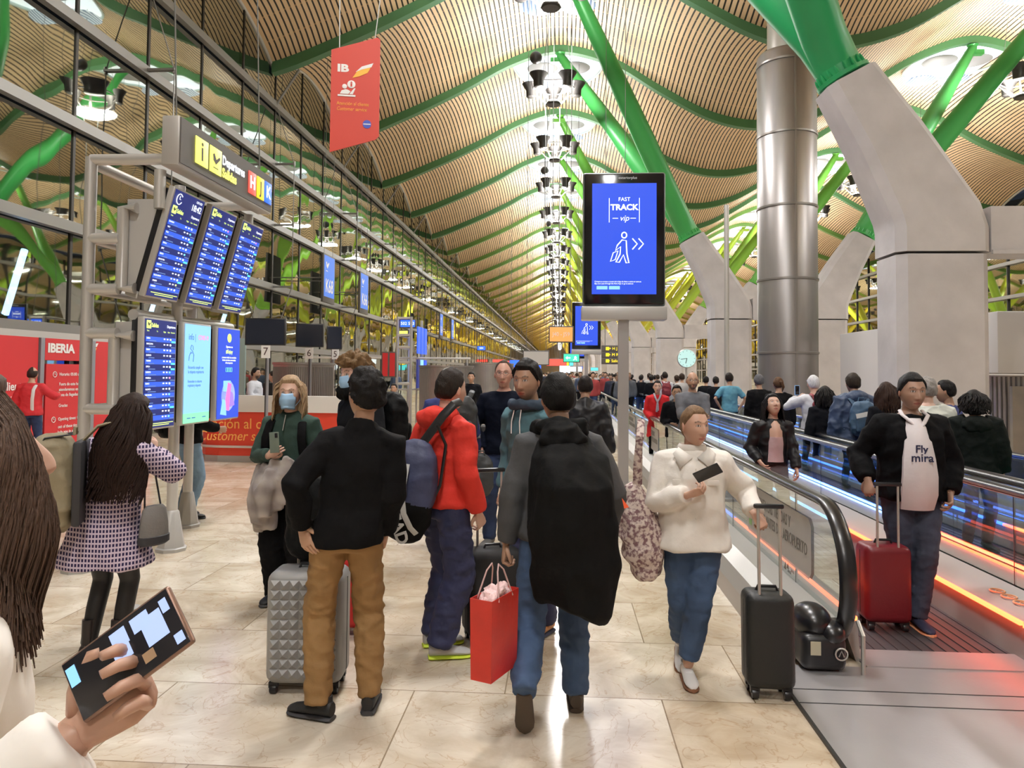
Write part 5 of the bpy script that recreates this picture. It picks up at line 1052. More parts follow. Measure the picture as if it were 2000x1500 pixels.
# G: man in black sweater and tan trousers
G = person('man in black sweater and tan chinos seen from behind, hand on hip', fl(672, 1397), 12, 1.78, fat=.92, tone=MID, hair=('short', (.012, .010, .010), .020, {'amp': .012, 'f': 34}), hyaw=38, hpitch=-8, hroll=0,
    top=dict(m=M_BLKW, e=.028, hem=.89, amp=.011, f=5, collar=.035, box=.3), bot=dict(m=M_TAN, e=.014, w=1.12, amp=.012, f=10), shoes=(S_BLK, S_BLKs), feet=[(-.13, -.02, 0, 62, 0), (.13, .06, 0, -6, 0)], hands=[(-.225, -.05, .985, {'d': (.35, -.25, -.9), 'n': (.6, .8, 0), 'curl': .35, 'thumb': .2}), (.20, .13, .92)], elb=[(-.6, -.9, 0), (.2, -.95, -.1)], lean=(.13, -.02))
# H: man in red hooded jacket
Hm = person('man in red hooded jacket and navy track trousers seen from behind', fl(862, 1276), -40, 1.80, fat=.93, tone=FAIR, hair=('short', (.035, .024, .018), .010), hyaw=-4, lean=(.03, 0),
    top=dict(m=M_REDH, e=.03, hem=.93, amp=.012, f=5, collar=.02, n='jacket'), bot=dict(m=M_NAVY, e=.022, w=1.22, amp=.014, f=9), shoes=(S_GRY, S_LIME), feet=[(-.12, .06, 0, -26, 0), (.07, -.05, 0, -36, 0)], hands=[(-.24, .15, 1.0), (.22, .10, .90, {'curl': .8})], elb=[(-.5, -.8, -.2), (.45, -.9, 0)])
b = MB(); b.ell(tuple(Hm.up(0, -.10, 1.49)), (.14, .085, .075), 20, 12); b.ell(tuple(Hm.up(0, -.02, 1.51)), (.11, .10, .05), 20, 12); Hm.put('hood', b, M_REDH, amp=.01, f=9)
b = MB(); b.box((-.02, -.178, .905), (.075, -.172, .955), 0); b.box((-.02, -.18, .918), (.075, -.173, .942), 1); part(Hm, b, 'flag_patch', [mat('patch_red', (.75, .05, .03)), mat('patch_yellow', (.9, .6, .05))])
# L: man with coat over backpack, walking
Lm = person('man in charcoal top and jeans walking away, black coat over his back', fl(1094, 1392), 4, 1.77, fat=.97, tone=OLIVE, hair=('short', (.010, .009, .009), .016, {'amp': .004}), hyaw=18,
    top=dict(m=M_GRYJ, e=.026, hem=.92, amp=.009, f=5, collar=.04, box=.4, n='jacket'), bot=dict(m=M_JEAN, e=.014, w=1.15, amp=.012, f=9), shoes=(S_BRN, S_BRN), feet=[(-.20, -.34, .17, -4, -62), (.09, .08, 0, -3, 0)], hands=[(-.31, -.02, .83, {'curl': 1.2}), (.28, .15, .95)], elb=[(-.6, -.8, 0), (.6, -.8, -.2)], lean=(-.02, .03), hips=(-.03, 0, 0))
b = MB(); rg = []
for z, rx, ry, y, xo in ((.60, .17, .07, -.24, .06), (.64, .205, .10, -.25, .055), (.85, .215, .13, -.27, .05), (1.05, .22, .16, -.28, .045), (1.25, .215, .17, -.28, .04), (1.38, .20, .14, -.22, .03), (1.47, .13, .08, -.14, .0)):
    c = Lm.up(xo, y, z); rg.append([c+Vector((rx*math.cos(a)*(1+.05*math.sin(3*a+z*9)), ry*math.sin(a), -.05*math.cos(a)*(z < .7))) for a in [2*PI*j/24 for j in range(24)]])
b.loft(rg)
o = Lm.put('draped_coat', b, M_COATB, amp=.022, f=5, zs=.5, smooth=4); 
b = MB(); b.tube([Lm.up(-.12, .02, 1.50), Lm.up(-.11, -.08, 1.52), Lm.up(0, -.14, 1.53), Lm.up(.11, -.08, 1.52), Lm.up(.12, .02, 1.50)], [(.04, .05)]*5, 12); b.ell(tuple(Lm.up(.0, -.18, 1.46)), (.13, .09, .10), 18, 12); Lm.put('hood', b, M_COATB, amp=.015, f=9)
b = MB(); b.tube([Lm.up(.09, -.05, 1.50), Lm.up(.15, -.10, 1.40), Lm.up(.2, -.2, 1.28)], [(.025, .008)]*3, 8); part(Lm, b, 'strap', M_BLKT)
b = MB(); b.add([(.28, -.37, 1.15), (.31, -.33, 1.15), (.27, -.36, 1.20)], [(0, 1, 2)]); b.add([(.28, -.372, 1.15), (.31, -.332, 1.15), (.27, -.362, 1.20)], [(2, 1, 0)]); part(Lm, b, 'orange_tag', mat('tag_orange', (.9, .12, .03)))
# E: blonde woman with mask
E = person(mir=True, label='blonde woman in green sweater and blue face mask holding a grey coat and phone', pos=fl(562, 1176), rz=176, H=1.73, fat=.92, tone=FAIR, hair=('long', (.42, .29, .17), .018, {'locks': 420, 'len': .24, 'az': (1.15, PI), 'w': .0055, 'wave': .007, 'back': 0, 'spread': .5, 'mass': (.10, .055, -.055)}), hyaw=8, mask=True,
    top=dict(m=M_GRN, e=.026, hem=.88, amp=.009, f=6, collar=.03), bot=dict(m=M_BLKT, e=.018, w=1.35, amp=.008), shoes=(S_BLK, S_BLKs), hands=[(-.05, .27, 1.20, {'d': (.75, .3, .45), 'n': (.2, -.9, .2), 'curl': .9}), (.3, .05, .85)], elb=[(-.6, -.2, -.8), (.5, -.6, -.5)])
b = MB()      # coat hanging over the forearm
for k, (x, y, z, r, zb) in enumerate(((.00, .26, 1.18, .06, .85), (-.08, .26, 1.16, .085, .80), (-.17, .20, 1.12, .10, .66), (-.25, .12, 1.10, .09, .62), (-.12, .30, 1.1, .07, .75), (-.21, .25, 1.05, .08, .70))):
    b.tube([(x, y, z), (x-.02, y+.03, z-.12), (x-.045, y+.02, (z+zb)/2), (x-.05+.02*(k % 2), y, zb)], [(r*.8, .05), (r, .06), (r*1.1, .06), (r*.9, .045)], 12)
def plaid():
    m = cloth('plaid_wool', (.42, .38, .34), .95); nt = m.node_tree; b = nt.nodes['Principled BSDF']; tc = nt.nodes.new('ShaderNodeTexCoord'); w = []
    for ax in (0, 2):
        n = nt.nodes.new('ShaderNodeTexWave'); n.bands_direction = 'XYZ'[ax]; n.inputs['Scale'].default_value = 2.4; n.inputs['Distortion'].default_value = .4; nt.links.new(tc.outputs['Object'], n.inputs[0]); w.append(n)
    a0 = nt.nodes.new('ShaderNodeMath'); a0.operation = 'ADD'; nt.links.new(w[0].outputs['Fac'], a0.inputs[0]); nt.links.new(w[1].outputs['Fac'], a0.inputs[1]); a = nt.nodes.new('ShaderNodeMath'); a.operation = 'MULTIPLY'; a.inputs[1].default_value = .5; nt.links.new(a0.outputs[0], a.inputs[0]); r = nt.nodes.new('ShaderNodeValToRGB'); nt.links.new(a.outputs[0], r.inputs[0]); e = r.color_ramp.elements; e[0].color = (.24, .21, .20, 1); e[1].color = (.44, .40, .36, 1); e[0].position = .1; e[1].position = 1; nt.links.new(r.outputs[0], b.inputs['Base Color']); return m
b.v = [(-v[0]-.11, v[1], v[2]-.06*(1.2-v[2])) for v in b.v]; o = E.put('tmpcoat', b, plaid(), amp=.016, f=8, zs=.25, smooth=5); o.name = 'grey_coat'; o.parent = None; o.matrix_world = E.t.matrix_basis; tag(o, 'grey plaid wool coat hanging over the blonde woman\'s arm', 'coat')
phone('grey-green phone held by the blonde woman', E.t.matrix_basis @ Matrix.Translation((-.035, .36, 1.27)) @ Matrix.Rotation(rad(90), 4, 'X') @ Matrix.Rotation(rad(-4), 4, 'Z'), mat('phone_sage', (.16, .2, .16), .5), screen=mat('phone_sage', (1, 1, 1)))
for sg in (-1, 1): b = MB(); b.tube([E.up(sg*.12, -.09, 1.46), E.up(sg*.125, .0, 1.485), E.up(sg*.135, .10, 1.43), E.up(sg*.15, .145, 1.32), E.up(sg*.16, .13, 1.2), E.up(sg*.19, .0, 1.12)], [(.034, .010)]*6, 8, up=(1, 0, 0)); part(E, b, 'shoulder_strap', M_BLKT)
b = MB(); b.tube([E.up(0, .105, 1.50), E.up(0, .155, 1.38)], .004, 6); part(E, b, 'zip', LGREY)
# F: curly haired man
F_ = person('tall curly-haired man in blue face mask and black scarf behind the black sweater man', fl(700, 1190), 128, 1.90, tone=FAIR, hair=('curly', (.17, .10, .045), .034, {'amp': .02, 'f': 42}), hyaw=12, hpitch=8, mask=True, lean=(0, .02),
    top=dict(m=cloth('dark_coat', (.02, .022, .028)), e=.035, hem=.85, amp=.01, f=5, n='jacket', collar=.05), bot=dict(m=M_JEANL, e=.014, w=1.05), shoes=(S_BLK, S_WHT), hands=[(-.25, .1, .9), (.25, .1, .9)])
b = MB(); b.tube([F_.up(.13*math.cos(a), .12*math.sin(a), 1.52+.02*math.sin(a)) for a in [2*PI*k/14 for k in range(14)]], (.045, .055), 10, closed=True); F_.put('scarf', b, M_COATB, amp=.016, f=12)
on_back(F_, 'black roll-top backpack worn by the curly-haired man', .32, .50, .20, cloth('pack_black', (.012, .013, .014), .6), z=1.30, e=.15)
# H's sports bag
NB = cloth('bag_navy', (.045, .055, .12), .6); t = thing('sports_backpack', 'navy and black sports backpack with white HEAD lettering hanging at the red jacket man\'s side', 'backpack', (0, 0, 0)); c = atY(803, 955, 4.55)
t.matrix_world = Matrix.Translation(c) @ Matrix.Rotation(rad(-8), 4, 'Z') @ Matrix.Rotation(rad(9), 4, 'Y')
b = MB(); b.loft([[(w*math.cos(a)*q, .10*k*math.sin(a)*q, z) for a in [2*PI*j/24 for j in range(24)] for q in [(abs(math.cos(a))**2.5+abs(math.sin(a))**2.5)**(-.4)]] for z, w, k in ((-.325, .07, .4), (-.30, .11, .8), (-.2, .15, 1.1), (-.05, .162, 1.2), (.1, .15, 1.1), (.22, .12, .9), (.29, .08, .6), (.31, .04, .3))])
me = raw(b, .011, 3); wrinkle(me, .009, 6, 3); me.materials.clear(); me.materials.append(NB); me.materials.append(M_COATB)
for p in me.polygons: p.use_smooth = True; p.material_index = 1 if p.center.z+.12*p.center.x < -.06 else 0
link('bag_body', me, t)
b = MB(); P = [(-.01, -.128, .17), (-.005, -.150, .08), (-.0, -.158, -.02), (.03, -.16, -.12), (.08, -.14, -.20), (.115, -.115, -.235)]; b.tube([tuple(p) for p in P], [(.018, .003)]*6, 6, up=(1, 0, 0)); b.build('white_band', mat('band_white', (.62, .63, .62), .5), t)
text('HEAD', .105, mat('band_white', (1, 1, 1)), t, Matrix.Translation((-.01, -.152, -.185)) @ Matrix.Rotation(rad(60), 4, 'Y') @ Mf, ext=.002, bold=.003, sx=.95)
b = MB(); b.tube([(.03, 0, .30), (.12, .02, .48), (.17, .05, .56), (.2, .1, .58)], [(.028, .006)]*4, 8); b.tube([(.1, .0, -.2), (.17, .03, .05), (.16, .05, .3), (.1, .0, .42)], [(.01, .004)]*4, 6); b.build('strap', BLK, t)
# K: dark haired man looking back
K = person('dark-haired man in teal hoodie looking towards the camera between two other men', fl(1042, 1232), 140, 1.86, tone=OLIVE, hair=('short', (.014, .012, .011), .018, {'amp': .006}), hyaw=14, hpitch=4, beard=((.10, .07, .06), .35), lean=(.02, .05),
    top=dict(m=M_TEAL, e=.026, hem=.92, amp=.01, n='hoodie'), bot=dict(m=M_NAVY, e=.02, w=1.1), shoes=(S_TANs, S_NAVY), feet=[(-.1, 0, 0, 10, 0), (.12, 0, 0, 100, 0)], hands=[(-.26, .16, 1.05, {'curl': .5}), (.25, .05, .9)])
b = MB(); b.tube([K.up(.12*math.cos(a), .02+.12*math.sin(a), 1.51) for a in [2*PI*k/14 for k in range(14)]], (.03, .035), 10, closed=True); K.put('hood', b, cloth('hood_navy', (.03, .05, .08)), amp=.008, f=12)
b = MB()
for sx in (-.03, .03): b.tube([K.up(sx, .13, 1.49), K.up(sx*1.2, .16, 1.40), K.up(sx*1.3, .165, 1.32)], .004, 6)
part(K, b, 'drawstring', WPR)
# J: man in navy sweater with glasses
J_ = person(mir=True, label='tall man with glasses in dark navy sweater and blue jeans facing the camera', pos=fl(982, 1066), rz=176, H=1.90, fat=1.08, tone=RUDDY, hair=('thin', (.10, .07, .055), .008), glasses=DARKM,
    top=dict(m=M_NAVYS, e=.02, hem=.90, amp=.007), bot=dict(m=M_JEAND, e=.014, w=1.1), shoes=(mat('suede_grey', (.16, .16, .16), .8), S_BLKs), feet=[(-.14, 0, 0, 40, 0), (.13, .05, 0, -14, 0)], hands=[(-.20, .12, .93), (.24, .08, .92)], elb=[(-1, -.5, 0), (1, -.5, 0)])
# I: older man in navy behind the red jacket
I_ = person('grey-haired man in navy jacket behind the man in red', fl(874, 1072), 4, 1.82, tone=FAIR, hair=('short', (.42, .40, .37), .012), top=dict(m=cloth('navy_jacket', (.02, .03, .13)), e=.035, hem=.88, n='jacket'), bot=dict(m=M_BLKT), shoes=(S_BLK, S_BLKs), lod=1, hyaw=20)
on_back(I_, 'black daypack on the grey-haired man behind the red jacket', .36, .52, .2, cloth('pack_grey', (.03, .033, .036), .6), z=1.28, dx=.12)
c = atY(938, 930, 7.3); backpack('black duffel bag hanging beside the grey-haired man', Matrix.Translation(c), .24, .42, .16, cloth('pack_grey', (1, 1, 1)), straps=False, name='shoulder_bag')
# M: leather jacket man
p = atY(1143, 730, 8.6); Mm = person('man in black leather jacket walking away in front of the totem', (p.x, p.y), -4, 1.75, fat=1.08, tone=MID, hair=('short', (.02, .013, .011), .009), top=dict(m=M_LEA, e=.04, hem=.93, amp=.014, collar=.03, n='jacket', box=.5), bot=dict(m=M_JEAND, w=1.1), shoes=(S_BLK, S_BLKs), lod=1, feet=[(-.1, .25, 0, 5, 0), (.1, -.15, .02, -5, 0)], hands=[(-.28, .1, .9), (.30, -.02, .86)])
# N: woman in cream shirt
N_ = person(mir=True, label='woman in cream overshirt and blue jeans walking with phone and trolley case', pos=fl(1352, 1322), rz=178, H=1.59, fat=1.06, tone=(.58, .35, .25), hair=('long', (.20, .12, .065), .008, {'bun': (0, -.10, .03, .035), 'amp': .003}), hyaw=28, hpitch=2, lean=(0, -.01),
    top=dict(m=M_WSH, e=.045, hem=.86, amp=.013, f=4, box=.8, flare=.25, n='overshirt', se=.035), bot=dict(m=M_JEAN, e=.016, w=1.15, cut=.16, amp=.008), shoes=(S_WHT, S_GUM), feet=[(.04, .08, 0, 4, 0), (.05, -.22, .05, -4, -22)],
    hands=[(-.06, .24, 1.24, {'d': (.8, .3, .35), 'n': (.1, -.6, .75), 'curl': .8}), (.37, .18, 1.12, {'d': (.45, .35, -.75), 'n': (0, -.6, -.7), 'curl': 1.2})], elb=[(-.7, -.3, -.8), (.7, -.6, -.6)])
b = MB()
for sg in (-1, 1): b.add([N_.up(sg*.015, .135, 1.47), N_.up(sg*.10, .085, 1.53), N_.up(sg*.14, .11, 1.49), N_.up(sg*.10, .165, 1.40)], [(0, 1, 2, 3) if sg > 0 else (3, 2, 1, 0)])
b.tube([N_.up(sg_*.085*math.cos(a), -.01+.08*math.sin(a), 1.515) for sg_ in (1,) for a in [2*PI*k/16 for k in range(16)]], (.012, .03), 8, closed=True)
o = part(N_, b, 'collar', M_WSH); o.modifiers.new('t', 'SOLIDIFY').thickness = .006
b = MB(); b.box((-.004, .16, .93), (.004, .168, 1.4)); 
for z in (.98, 1.08, 1.18, 1.28): b.ell((.0, .174, z), (.006, .003, .006), 8, 6)
for sg in (-1, 1): b.rbox((sg*.10, .164, 1.31), (.10, .006, .035), .003)
part(N_, b, 'placket', M_WSH)
phone('black phone held by the woman in cream overshirt', N_.t.matrix_basis @ Matrix.Translation((-.04, .32, 1.25)) @ Matrix.Rotation(rad(60), 4, 'X') @ Matrix.Rotation(rad(58), 4, 'Z'), BLK, back=False)
FLO = mat('floral_cloth', (.62, .52, .46), .9, nz=.5, ns=42, bump=.2, bs=9, col2=(.20, .11, .12), nlo=.42, nhi=.55)
t = thing('tote_bag', 'floral cloth tote bag hanging from the shoulder of the woman in cream', 'bag', (0, 0, 0)); t.matrix_world = N_.t.matrix_basis @ Matrix.Translation((.31, .0, .86)) @ Matrix.Rotation(rad(10), 4, 'Y')
b = MB(); b.loft([[(w*math.cos(a), .12*k*math.sin(a)+.02, z) for a in [2*PI*j/20 for j in range(20)]] for z, w, k in ((-.29, .05, .5), (-.27, .08, .8), (-.15, .12, 1.1), (0, .13, 1.1), (.13, .10, .9), (.22, .07, .6), (.28, .04, .4))])
me = raw(b, .012, 3); wrinkle(me, .012, 8, 5); me.materials.clear(); me.materials.append(FLO); me.polygons.foreach_set('use_smooth', [True]*len(me.polygons)); link('bag_body', me, t)
b = MB(); b.tube([(-.02, .05, .26), (-.05, .10, .42), (-.09, .12, .56), (-.12, .02, .65), (-.10, -.10, .56), (-.04, -.04, .26)], [(.022, .006)]*6, 8); b.build('strap', FLO, t)
c = Wm(N_, (-.405, .20, 1.04)); SG = mat('case_black', (.010, .011, .011), .5, bump=.15, bs=40)
sc = suitcase('small black soft-edged trolley case pulled by the woman in cream', (c.x+.03, c.y-.02, 0), 178, .265, .52, .22, SG, BLK, handle=.47, lean=3)
# O: man in black jacket with white shirt
O_ = person(mir=True, label='man in black jacket and white football shirt on the near walkway pulling a red case', pos=(2.56, 5.62), rz=176, H=1.80, fat=1.12, tone=(.40, .24, .17), hair=('short', (.016, .015, .016), .012), hpitch=4, hyaw=4, beard=((.09, .07, .065), .2),
    top=dict(m=M_BLKT, e=.035, hem=.90, amp=.012, n='jacket', box=.6, collar=.02), bot=dict(m=cloth('grey_denim', (.045, .055, .09), .85, nz=.4, ns=3), e=.014, w=1.08), shoes=(S_NAVY, S_OR), feet=[(-.0, .12, 0, 6, 0), (.06, -.12, .02, -6, -14)],
    hands=[(-.33, .12, 1.03, {'curl': 1.2, 'd': (0, .3, -.9), 'n': (.4, -.6, 0)}), (.22, .12, .95)], elb=[(-.5, -.8, -.3), (.7, -.8, -.2)])
b = MB(); rows = []
for z, w, y in ((.84, .11, .195), (.95, .12, .245), (1.08, .115, .262), (1.2, .105, .248), (1.32, .09, .222), (1.42, .07, .185), (1.48, .055, .135)):
    rows.append([O_.up(w*u+.01, y-.05*u*u, z) for u in [-1+2*k/8 for k in range(9)]]+[O_.up(w*u+.01, y-.05*u*u-.03, z) for u in [1-2*k/8 for k in range(9)]])
b.loft([r_[::-1] for r_ in rows]); WS = cloth('white_jersey', (.72, .66, .66), .7, nz=.04, bump=.25); part(O_, b, 'white_shirt', WS)
b = MB(); b.tube([O_.up(-.075, .02, 1.53), O_.up(-.085, .10, 1.50), O_.up(-.04, .15, 1.45), O_.up(0, .165, 1.41), O_.up(.04, .15, 1.45), O_.up(.085, .10, 1.50), O_.up(.075, .02, 1.53)], [(.014, .009)]*7, 8); part(O_, b, 'shirt_collar', WS)
OM = Matrix.Translation((-.01*1, .248, 0)) @ Matrix.Rotation(PI, 4, 'Z')
for q, zz, sz in (('Fly', 1.285, .075), ('Emirates', 1.225, .075)): text(q if q == 'Fly' else 'mira', sz*(1 if q == 'Fly' else 1.1), M_NAVY, O_.t, Matrix.Translation((.012, (.238 if q == 'Fly' else .25), zz)) @ Matrix.Rotation(PI, 4, 'Z') @ Mf, name='shirt_lettering', ext=.002, bold=.001)
RS = mat('case_red', (.15, .008, .014), .4, bump=.1, bs=30)
suitcase('dark red hard trolley case beside the man in the white football shirt', (2.31, 5.50, .01), 178, .32, .54, .24, RS, mat('case_brown', (.07, .03, .025), .5), handle=.42, ribs=3)
# B: houndstooth coat
Bw = person('long-haired woman in purple houndstooth coat and black tights looking up at the boards', fl(200, 1284), -12, 1.62, fat=1.04, lean=(.19, 0), tone=FAIR, hair=('long', (.035, .017, .012), .022, {'locks': 700, 'len': .60, 'az': (1.2, PI), 'w': .007, 'wave': .016, 'back': -.12, 'spread': 1.5, 'mass': (.105, .07, -.06), 'mx': -.05}), hpitch=14, hyaw=-20,
    top=dict(m=HOUND, e=.05, hem=.64, flare=.26, amp=.012, f=4, n='coat', se=.04), bot=dict(m=mat('tights', (.010, .010, .012), .5), e=.006, w=1.0, amp=0), shoes=(mat('boot_leather', (.02, .014, .014), .35), S_BLK, 2.6), feet=[(-.10, 0, 0, 10, 0), (.10, .06, 0, -10, 0)], hands=[(-.2, .2, 1.05), (.16, .24, 1.38, {'d': (-.2, .3, .9), 'n': (-.6, 0, 0)})], elb=[(-.6, -.3, -.6), (1, -.1, -.6)])
TANB = cloth('pack_canvas', (.26, .22, .14), .8); DKS = mat('pack_dark', (.03, .03, .035), .6)
c = atY(152, 940, 4.3); M_ = Matrix.Translation(c) @ Matrix.Rotation(rad(115), 4, 'Z'); bp = backpack('tan canvas rucksack with dark straps slung on the left shoulder of the houndstooth woman', M_, (.30), .58, .26, TANB, TANB, straps=False, name='rucksack')
for x in (-.09, .09): b = MB(); b.tube([(x, .02, .29), (x, .16, .27), (x, .255, .1), (x, .26, -.05), (x, .2, -.27)], [(.014, .006)]*5, 6, up=(1, 0, 0)); b.build('compression_strap', DKS, bp)
b = MB(); b.rbox((0, -.015, 0), (.3, .05, .5), .02); b.build('back_panel', DKS, bp)
b = MB(); b.tube([(0, -.02, .24), (.0, -.10, .33), (.02, -.20, .36), (.05, -.28, .28)], [(.03, .01)]*4, 8); b.build('shoulder_strap', TANB, bp)
t = thing('handbag', 'grey and black handbag hanging at the right side of the houndstooth woman', 'bag', atY(301, 1022, 4.5), rad(-20)); t.scale = (.75, .75, .75); b = MB(); b.loft([[(w*math.cos(a), d*math.sin(a), z) for a in [2*PI*j/16 for j in range(16)]] for z, w, d in ((-.17, .06, .10), (-.15, .075, .14), (0, .07, .13), (.12, .05, .11), (.15, .03, .08))]); b.build('bag_body', mat('bag_grey', (.17, .16, .15), .6, bump=.2), t)
b = MB(); b.lathe([(.001, -.175), (.09, -.172), (.112, -.155), (.112, -.1), (.10, -.095)], 20, M=Matrix.Diagonal((.72, 1.3, 1, 1))); b.build('black_base', DKS, t); b = MB(); b.tube([(-.02, .08, .13), (-.06, .05, .4), (-.12, .0, .66), (-.06, -.05, .4), (-.02, -.08, .13)], [(.012, .004)]*5, 6); b.build('strap', DKS, t)
# D: person behind the screens
p = atY(372, 730, 8.75); Dp = person('person in light blue jeans with dark backpack standing behind the departure screens', (p.x, 8.75), -48, 1.76, tone=MID, hair=('short', (.03, .02, .015), .012), top=dict(m=M_BLKW, e=.03, hem=.92, n='jacket'), bot=dict(m=M_JEANL, w=1.15, e=.02), shoes=(S_BLK, S_BLK), lod=1, hands=[(-.2, .28, 1.1), (.2, .3, 1.1)])
on_back(Dp, 'black backpack on the person in light jeans behind the screens', .36, .5, .2, cloth('pack_black', (1, 1, 1)), z=1.25)
# A: foreground woman
AP = (-.905, 1.04); AR_ = -50
def toloc(W, pos, rz, s_): v = Matrix.Rotation(-rad(rz), 3, 'Z') @ (Vector(W)-Vector((pos[0], pos[1], 0))); return v/s_
def dloc(d, rz): return tuple(Matrix.Rotation(-rad(rz), 3, 'Z') @ Vector(d))
wr = toloc(atY(162, 1424, .872), AP, AR_, 1.76/1.78)
A_ = person('brown-haired woman in white sweater nearest the camera, looking at her phone', AP, AR_, 1.76, fat=.9, tone=(.52, .31, .22), hair=('long', (.10, .062, .045), .026, {'locks': 5200, 'len': .31, 'az': (.5, PI), 'w': .0019, 'wave': .009, 'ph': .7, 'back': -.01, 'spread': .55, 'mass': (.115, .10, -.03)}), hpitch=-14, hyaw=6,
    top=dict(m=cloth('white_sweater', (.80, .75, .68), .9, nz=.03, bump=.2), e=.03, hem=.9, amp=.006, f=4, collar=.02), bot=dict(m=M_BLKT), shoes=(S_BLK, S_BLKs), hands=[(-.15, .2, 1.0), (wr.x, wr.y, wr.z, {'d': dloc((.66, .12, .60), AR_), 'n': dloc((-.2, -.95, .2), AR_), 'curl': .95, 'thumb': .2})], elb=[(-.6, -.5, -.5), (.5, -.6, -1)])
lx = Vector((.79, .05, .60)).normalized(); nz_v = Vector((-.18, -.95, .2)); nz_v = (nz_v-lx*nz_v.dot(lx)).normalized(); ux = lx.cross(nz_v); c = atY(250, 1276, .866)
PSM = mat('phone_lit', (.02, .02, .025), .1)
ph = phone('dark phone with lit screen held by the woman in white at the lower left', Matrix(((ux.x, lx.x, nz_v.x, c.x), (ux.y, lx.y, nz_v.y, c.y), (ux.z, lx.z, nz_v.z, c.z), (0, 0, 0, 1))), mat('phone_bronze', (.25, .15, .11), .35, .5), w=.078, h=.160, screen=PSM)
b = MB(); 
for (x0, y0, x1, y1) in ((-.03, .02, -.012, .045), (-.022, .03, .012, .06), (-.03, -.01, -.01, .012), (-.012, -.014, .006, .01), (-.028, .062, -.012, .072), (.018, .062, .03, .074)): b.box((x0, y0, .0052), (x1, y1, .0056))
b.build('lit_tiles', em('phone_tiles', (.38, .48, .85), 1.0), ph); b = MB(); b.box((.014, .018, .0052), (.026, .034, .0056)); b.build('photo_tile', mat('tile_tan', (.45, .3, .18), .5), ph)
b = MB(); b.box((-.028, -.075, .0052), (-.005, -.062, .0056)); b.build('dock_icon', E_CY, ph)
# ------------------------------------------------------------------ luggage standing about
GS = mat('case_grey', (.30, .30, .295), .42, .2)
p = fl(583, 1356); gc = suitcase('grey hard suitcase with pyramid pattern behind the man in tan chinos', (p[0]+.02, p[1]+.1, 0), 4, .43, .62, .26, GS, GS, handle=.40)
b = MB()
nx_, nz2 = 7, 10; cw, chh = .37/nx_, .54/nz2
for i in range(nx_):
    for j in range(nz2):
        x, z = -.185+i*cw, .095+j*chh; b.add([(x, -.13, z), (x+cw, -.13, z), (x+cw, -.13, z+chh), (x, -.13, z+chh), (x+cw*.5, -.150, z+chh*.5)], [(0, 1, 4), (1, 2, 4), (2, 3, 4), (3, 0, 4)])
b.build('pyramid_pattern', GS, gc, smooth=False)
c = gc.location; t = backpack('black backpack resting on top of the grey pyramid-pattern suitcase', Matrix.Translation((c[0]-.0, c[1]-.02, .95)), .34, .50, .2, cloth('pack_black', (1, 1, 1)), straps=False)
p = fl(668, 1240); suitcase('red case mostly hidden behind the tan chinos', (p[0]+.04, p[1]+.05, 0), 0, .3, .48, .2, mat('case_bright_red', (.55, .02, .02), .4), BLK, handle=0)
p = fl(948, 1262); suitcase('black fabric trolley case beside the red jacket man', (p[0]+.03, p[1]+.12, 0), 20, .38, .56, .24, mat('case_fabric', (.012, .012, .013), .8), BLK, handle=.50)
# red shopping bag
RB = mat('bag_red', (.62, .035, .022), .35, nz=.1, bump=.15, bs=12); c = atY(966, 1235, 3.62); t = thing('shopping_bag', 'red paper shopping bag with tissue carried by the man with the draped coat', 'bag', (c.x, c.y, c.z), rad(66))
b = MB(); b.add([(-.13, -.055, -.19), (.13, -.055, -.19), (.13, .055, -.19), (-.13, .055, -.19), (-.135, -.06, .19), (.135, -.06, .19), (.135, .06, .19), (-.135, .06, .19)], [(0, 3, 2, 1), (0, 1, 5, 4), (1, 2, 6, 5), (2, 3, 7, 6), (3, 0, 4, 7)]); o = b.build('bag_body', RB, t, smooth=False); o.modifiers.new('t', 'SOLIDIFY').thickness = .004
b = MB(); b.ell((0, 0, .17), (.12, .05, .06), 16, 8); me = raw(b, .012, 1); wrinkle(me, .02, 14, 4); me.materials.clear(); me.materials.append(mat('tissue', (.85, .60, .58), .7)); link('tissue', me, t)
for y in (-.06, .06): b = MB(); b.tube([(-.07, y, .17), (-.03, y*.5, .30), (.0, y*.3, .33), (.03, y*.5, .30), (.07, y, .17)], .004, 6); b.build('handle', mat('cord_pale', (.6, .4, .38), .6), t)
# ------------------------------------------------------------------ passengers on the walkways
def onx(px, X, py=730): p = atX(px, py, X); return (p.x, p.y, .012)
def onY(px, Y): p = atY(px, 730, Y); return (p.x, p.y, .012)
BK = cloth('dark_jacket', (.015, .016, .022)); WHT_T = cloth('white_top', (.65, .66, .70))
q = person(mir=True, label='black-haired woman in leather jacket and pink top on the near walkway', pos=onx(1508, 2.25), rz=182, H=1.56, fat=.92, tone=(.58, .36, .27), lod=0, hair=('long', (.012, .010, .012), .016, {'locks': 260, 'len': .40, 'az': (1.0, PI), 'w': .007, 'wave': .006, 'back': 0, 'spread': .6}), hpitch=-26, lean=(0, .04),
    top=dict(m=M_LEA, e=.028, hem=.95, amp=.012, n='jacket', f=7), bot=dict(m=cloth('grey_jean', (.17, .17, .19), nz=.3), e=.012), shoes=(S_BLK, S_BLKs), hands=[(-.2, .18, 1.0), (.22, .2, .92)])
b = MB(); rows = []
for z, w, y in ((1.0, .095, .165), (1.1, .085, .160), (1.22, .085, .172), (1.30, .075, .175)): rows.append([q.up(w*u, y-.04*u*u, z) for u in [-1+2*k/8 for k in range(9)]]+[q.up(w*u, y-.04*u*u-.03, z) for u in [1-2*k/8 for k in range(9)]])
b.loft([r_[::-1] for r_ in rows]); part(q, b, 'pink_top', cloth('pink_top', (.62, .45, .47)))
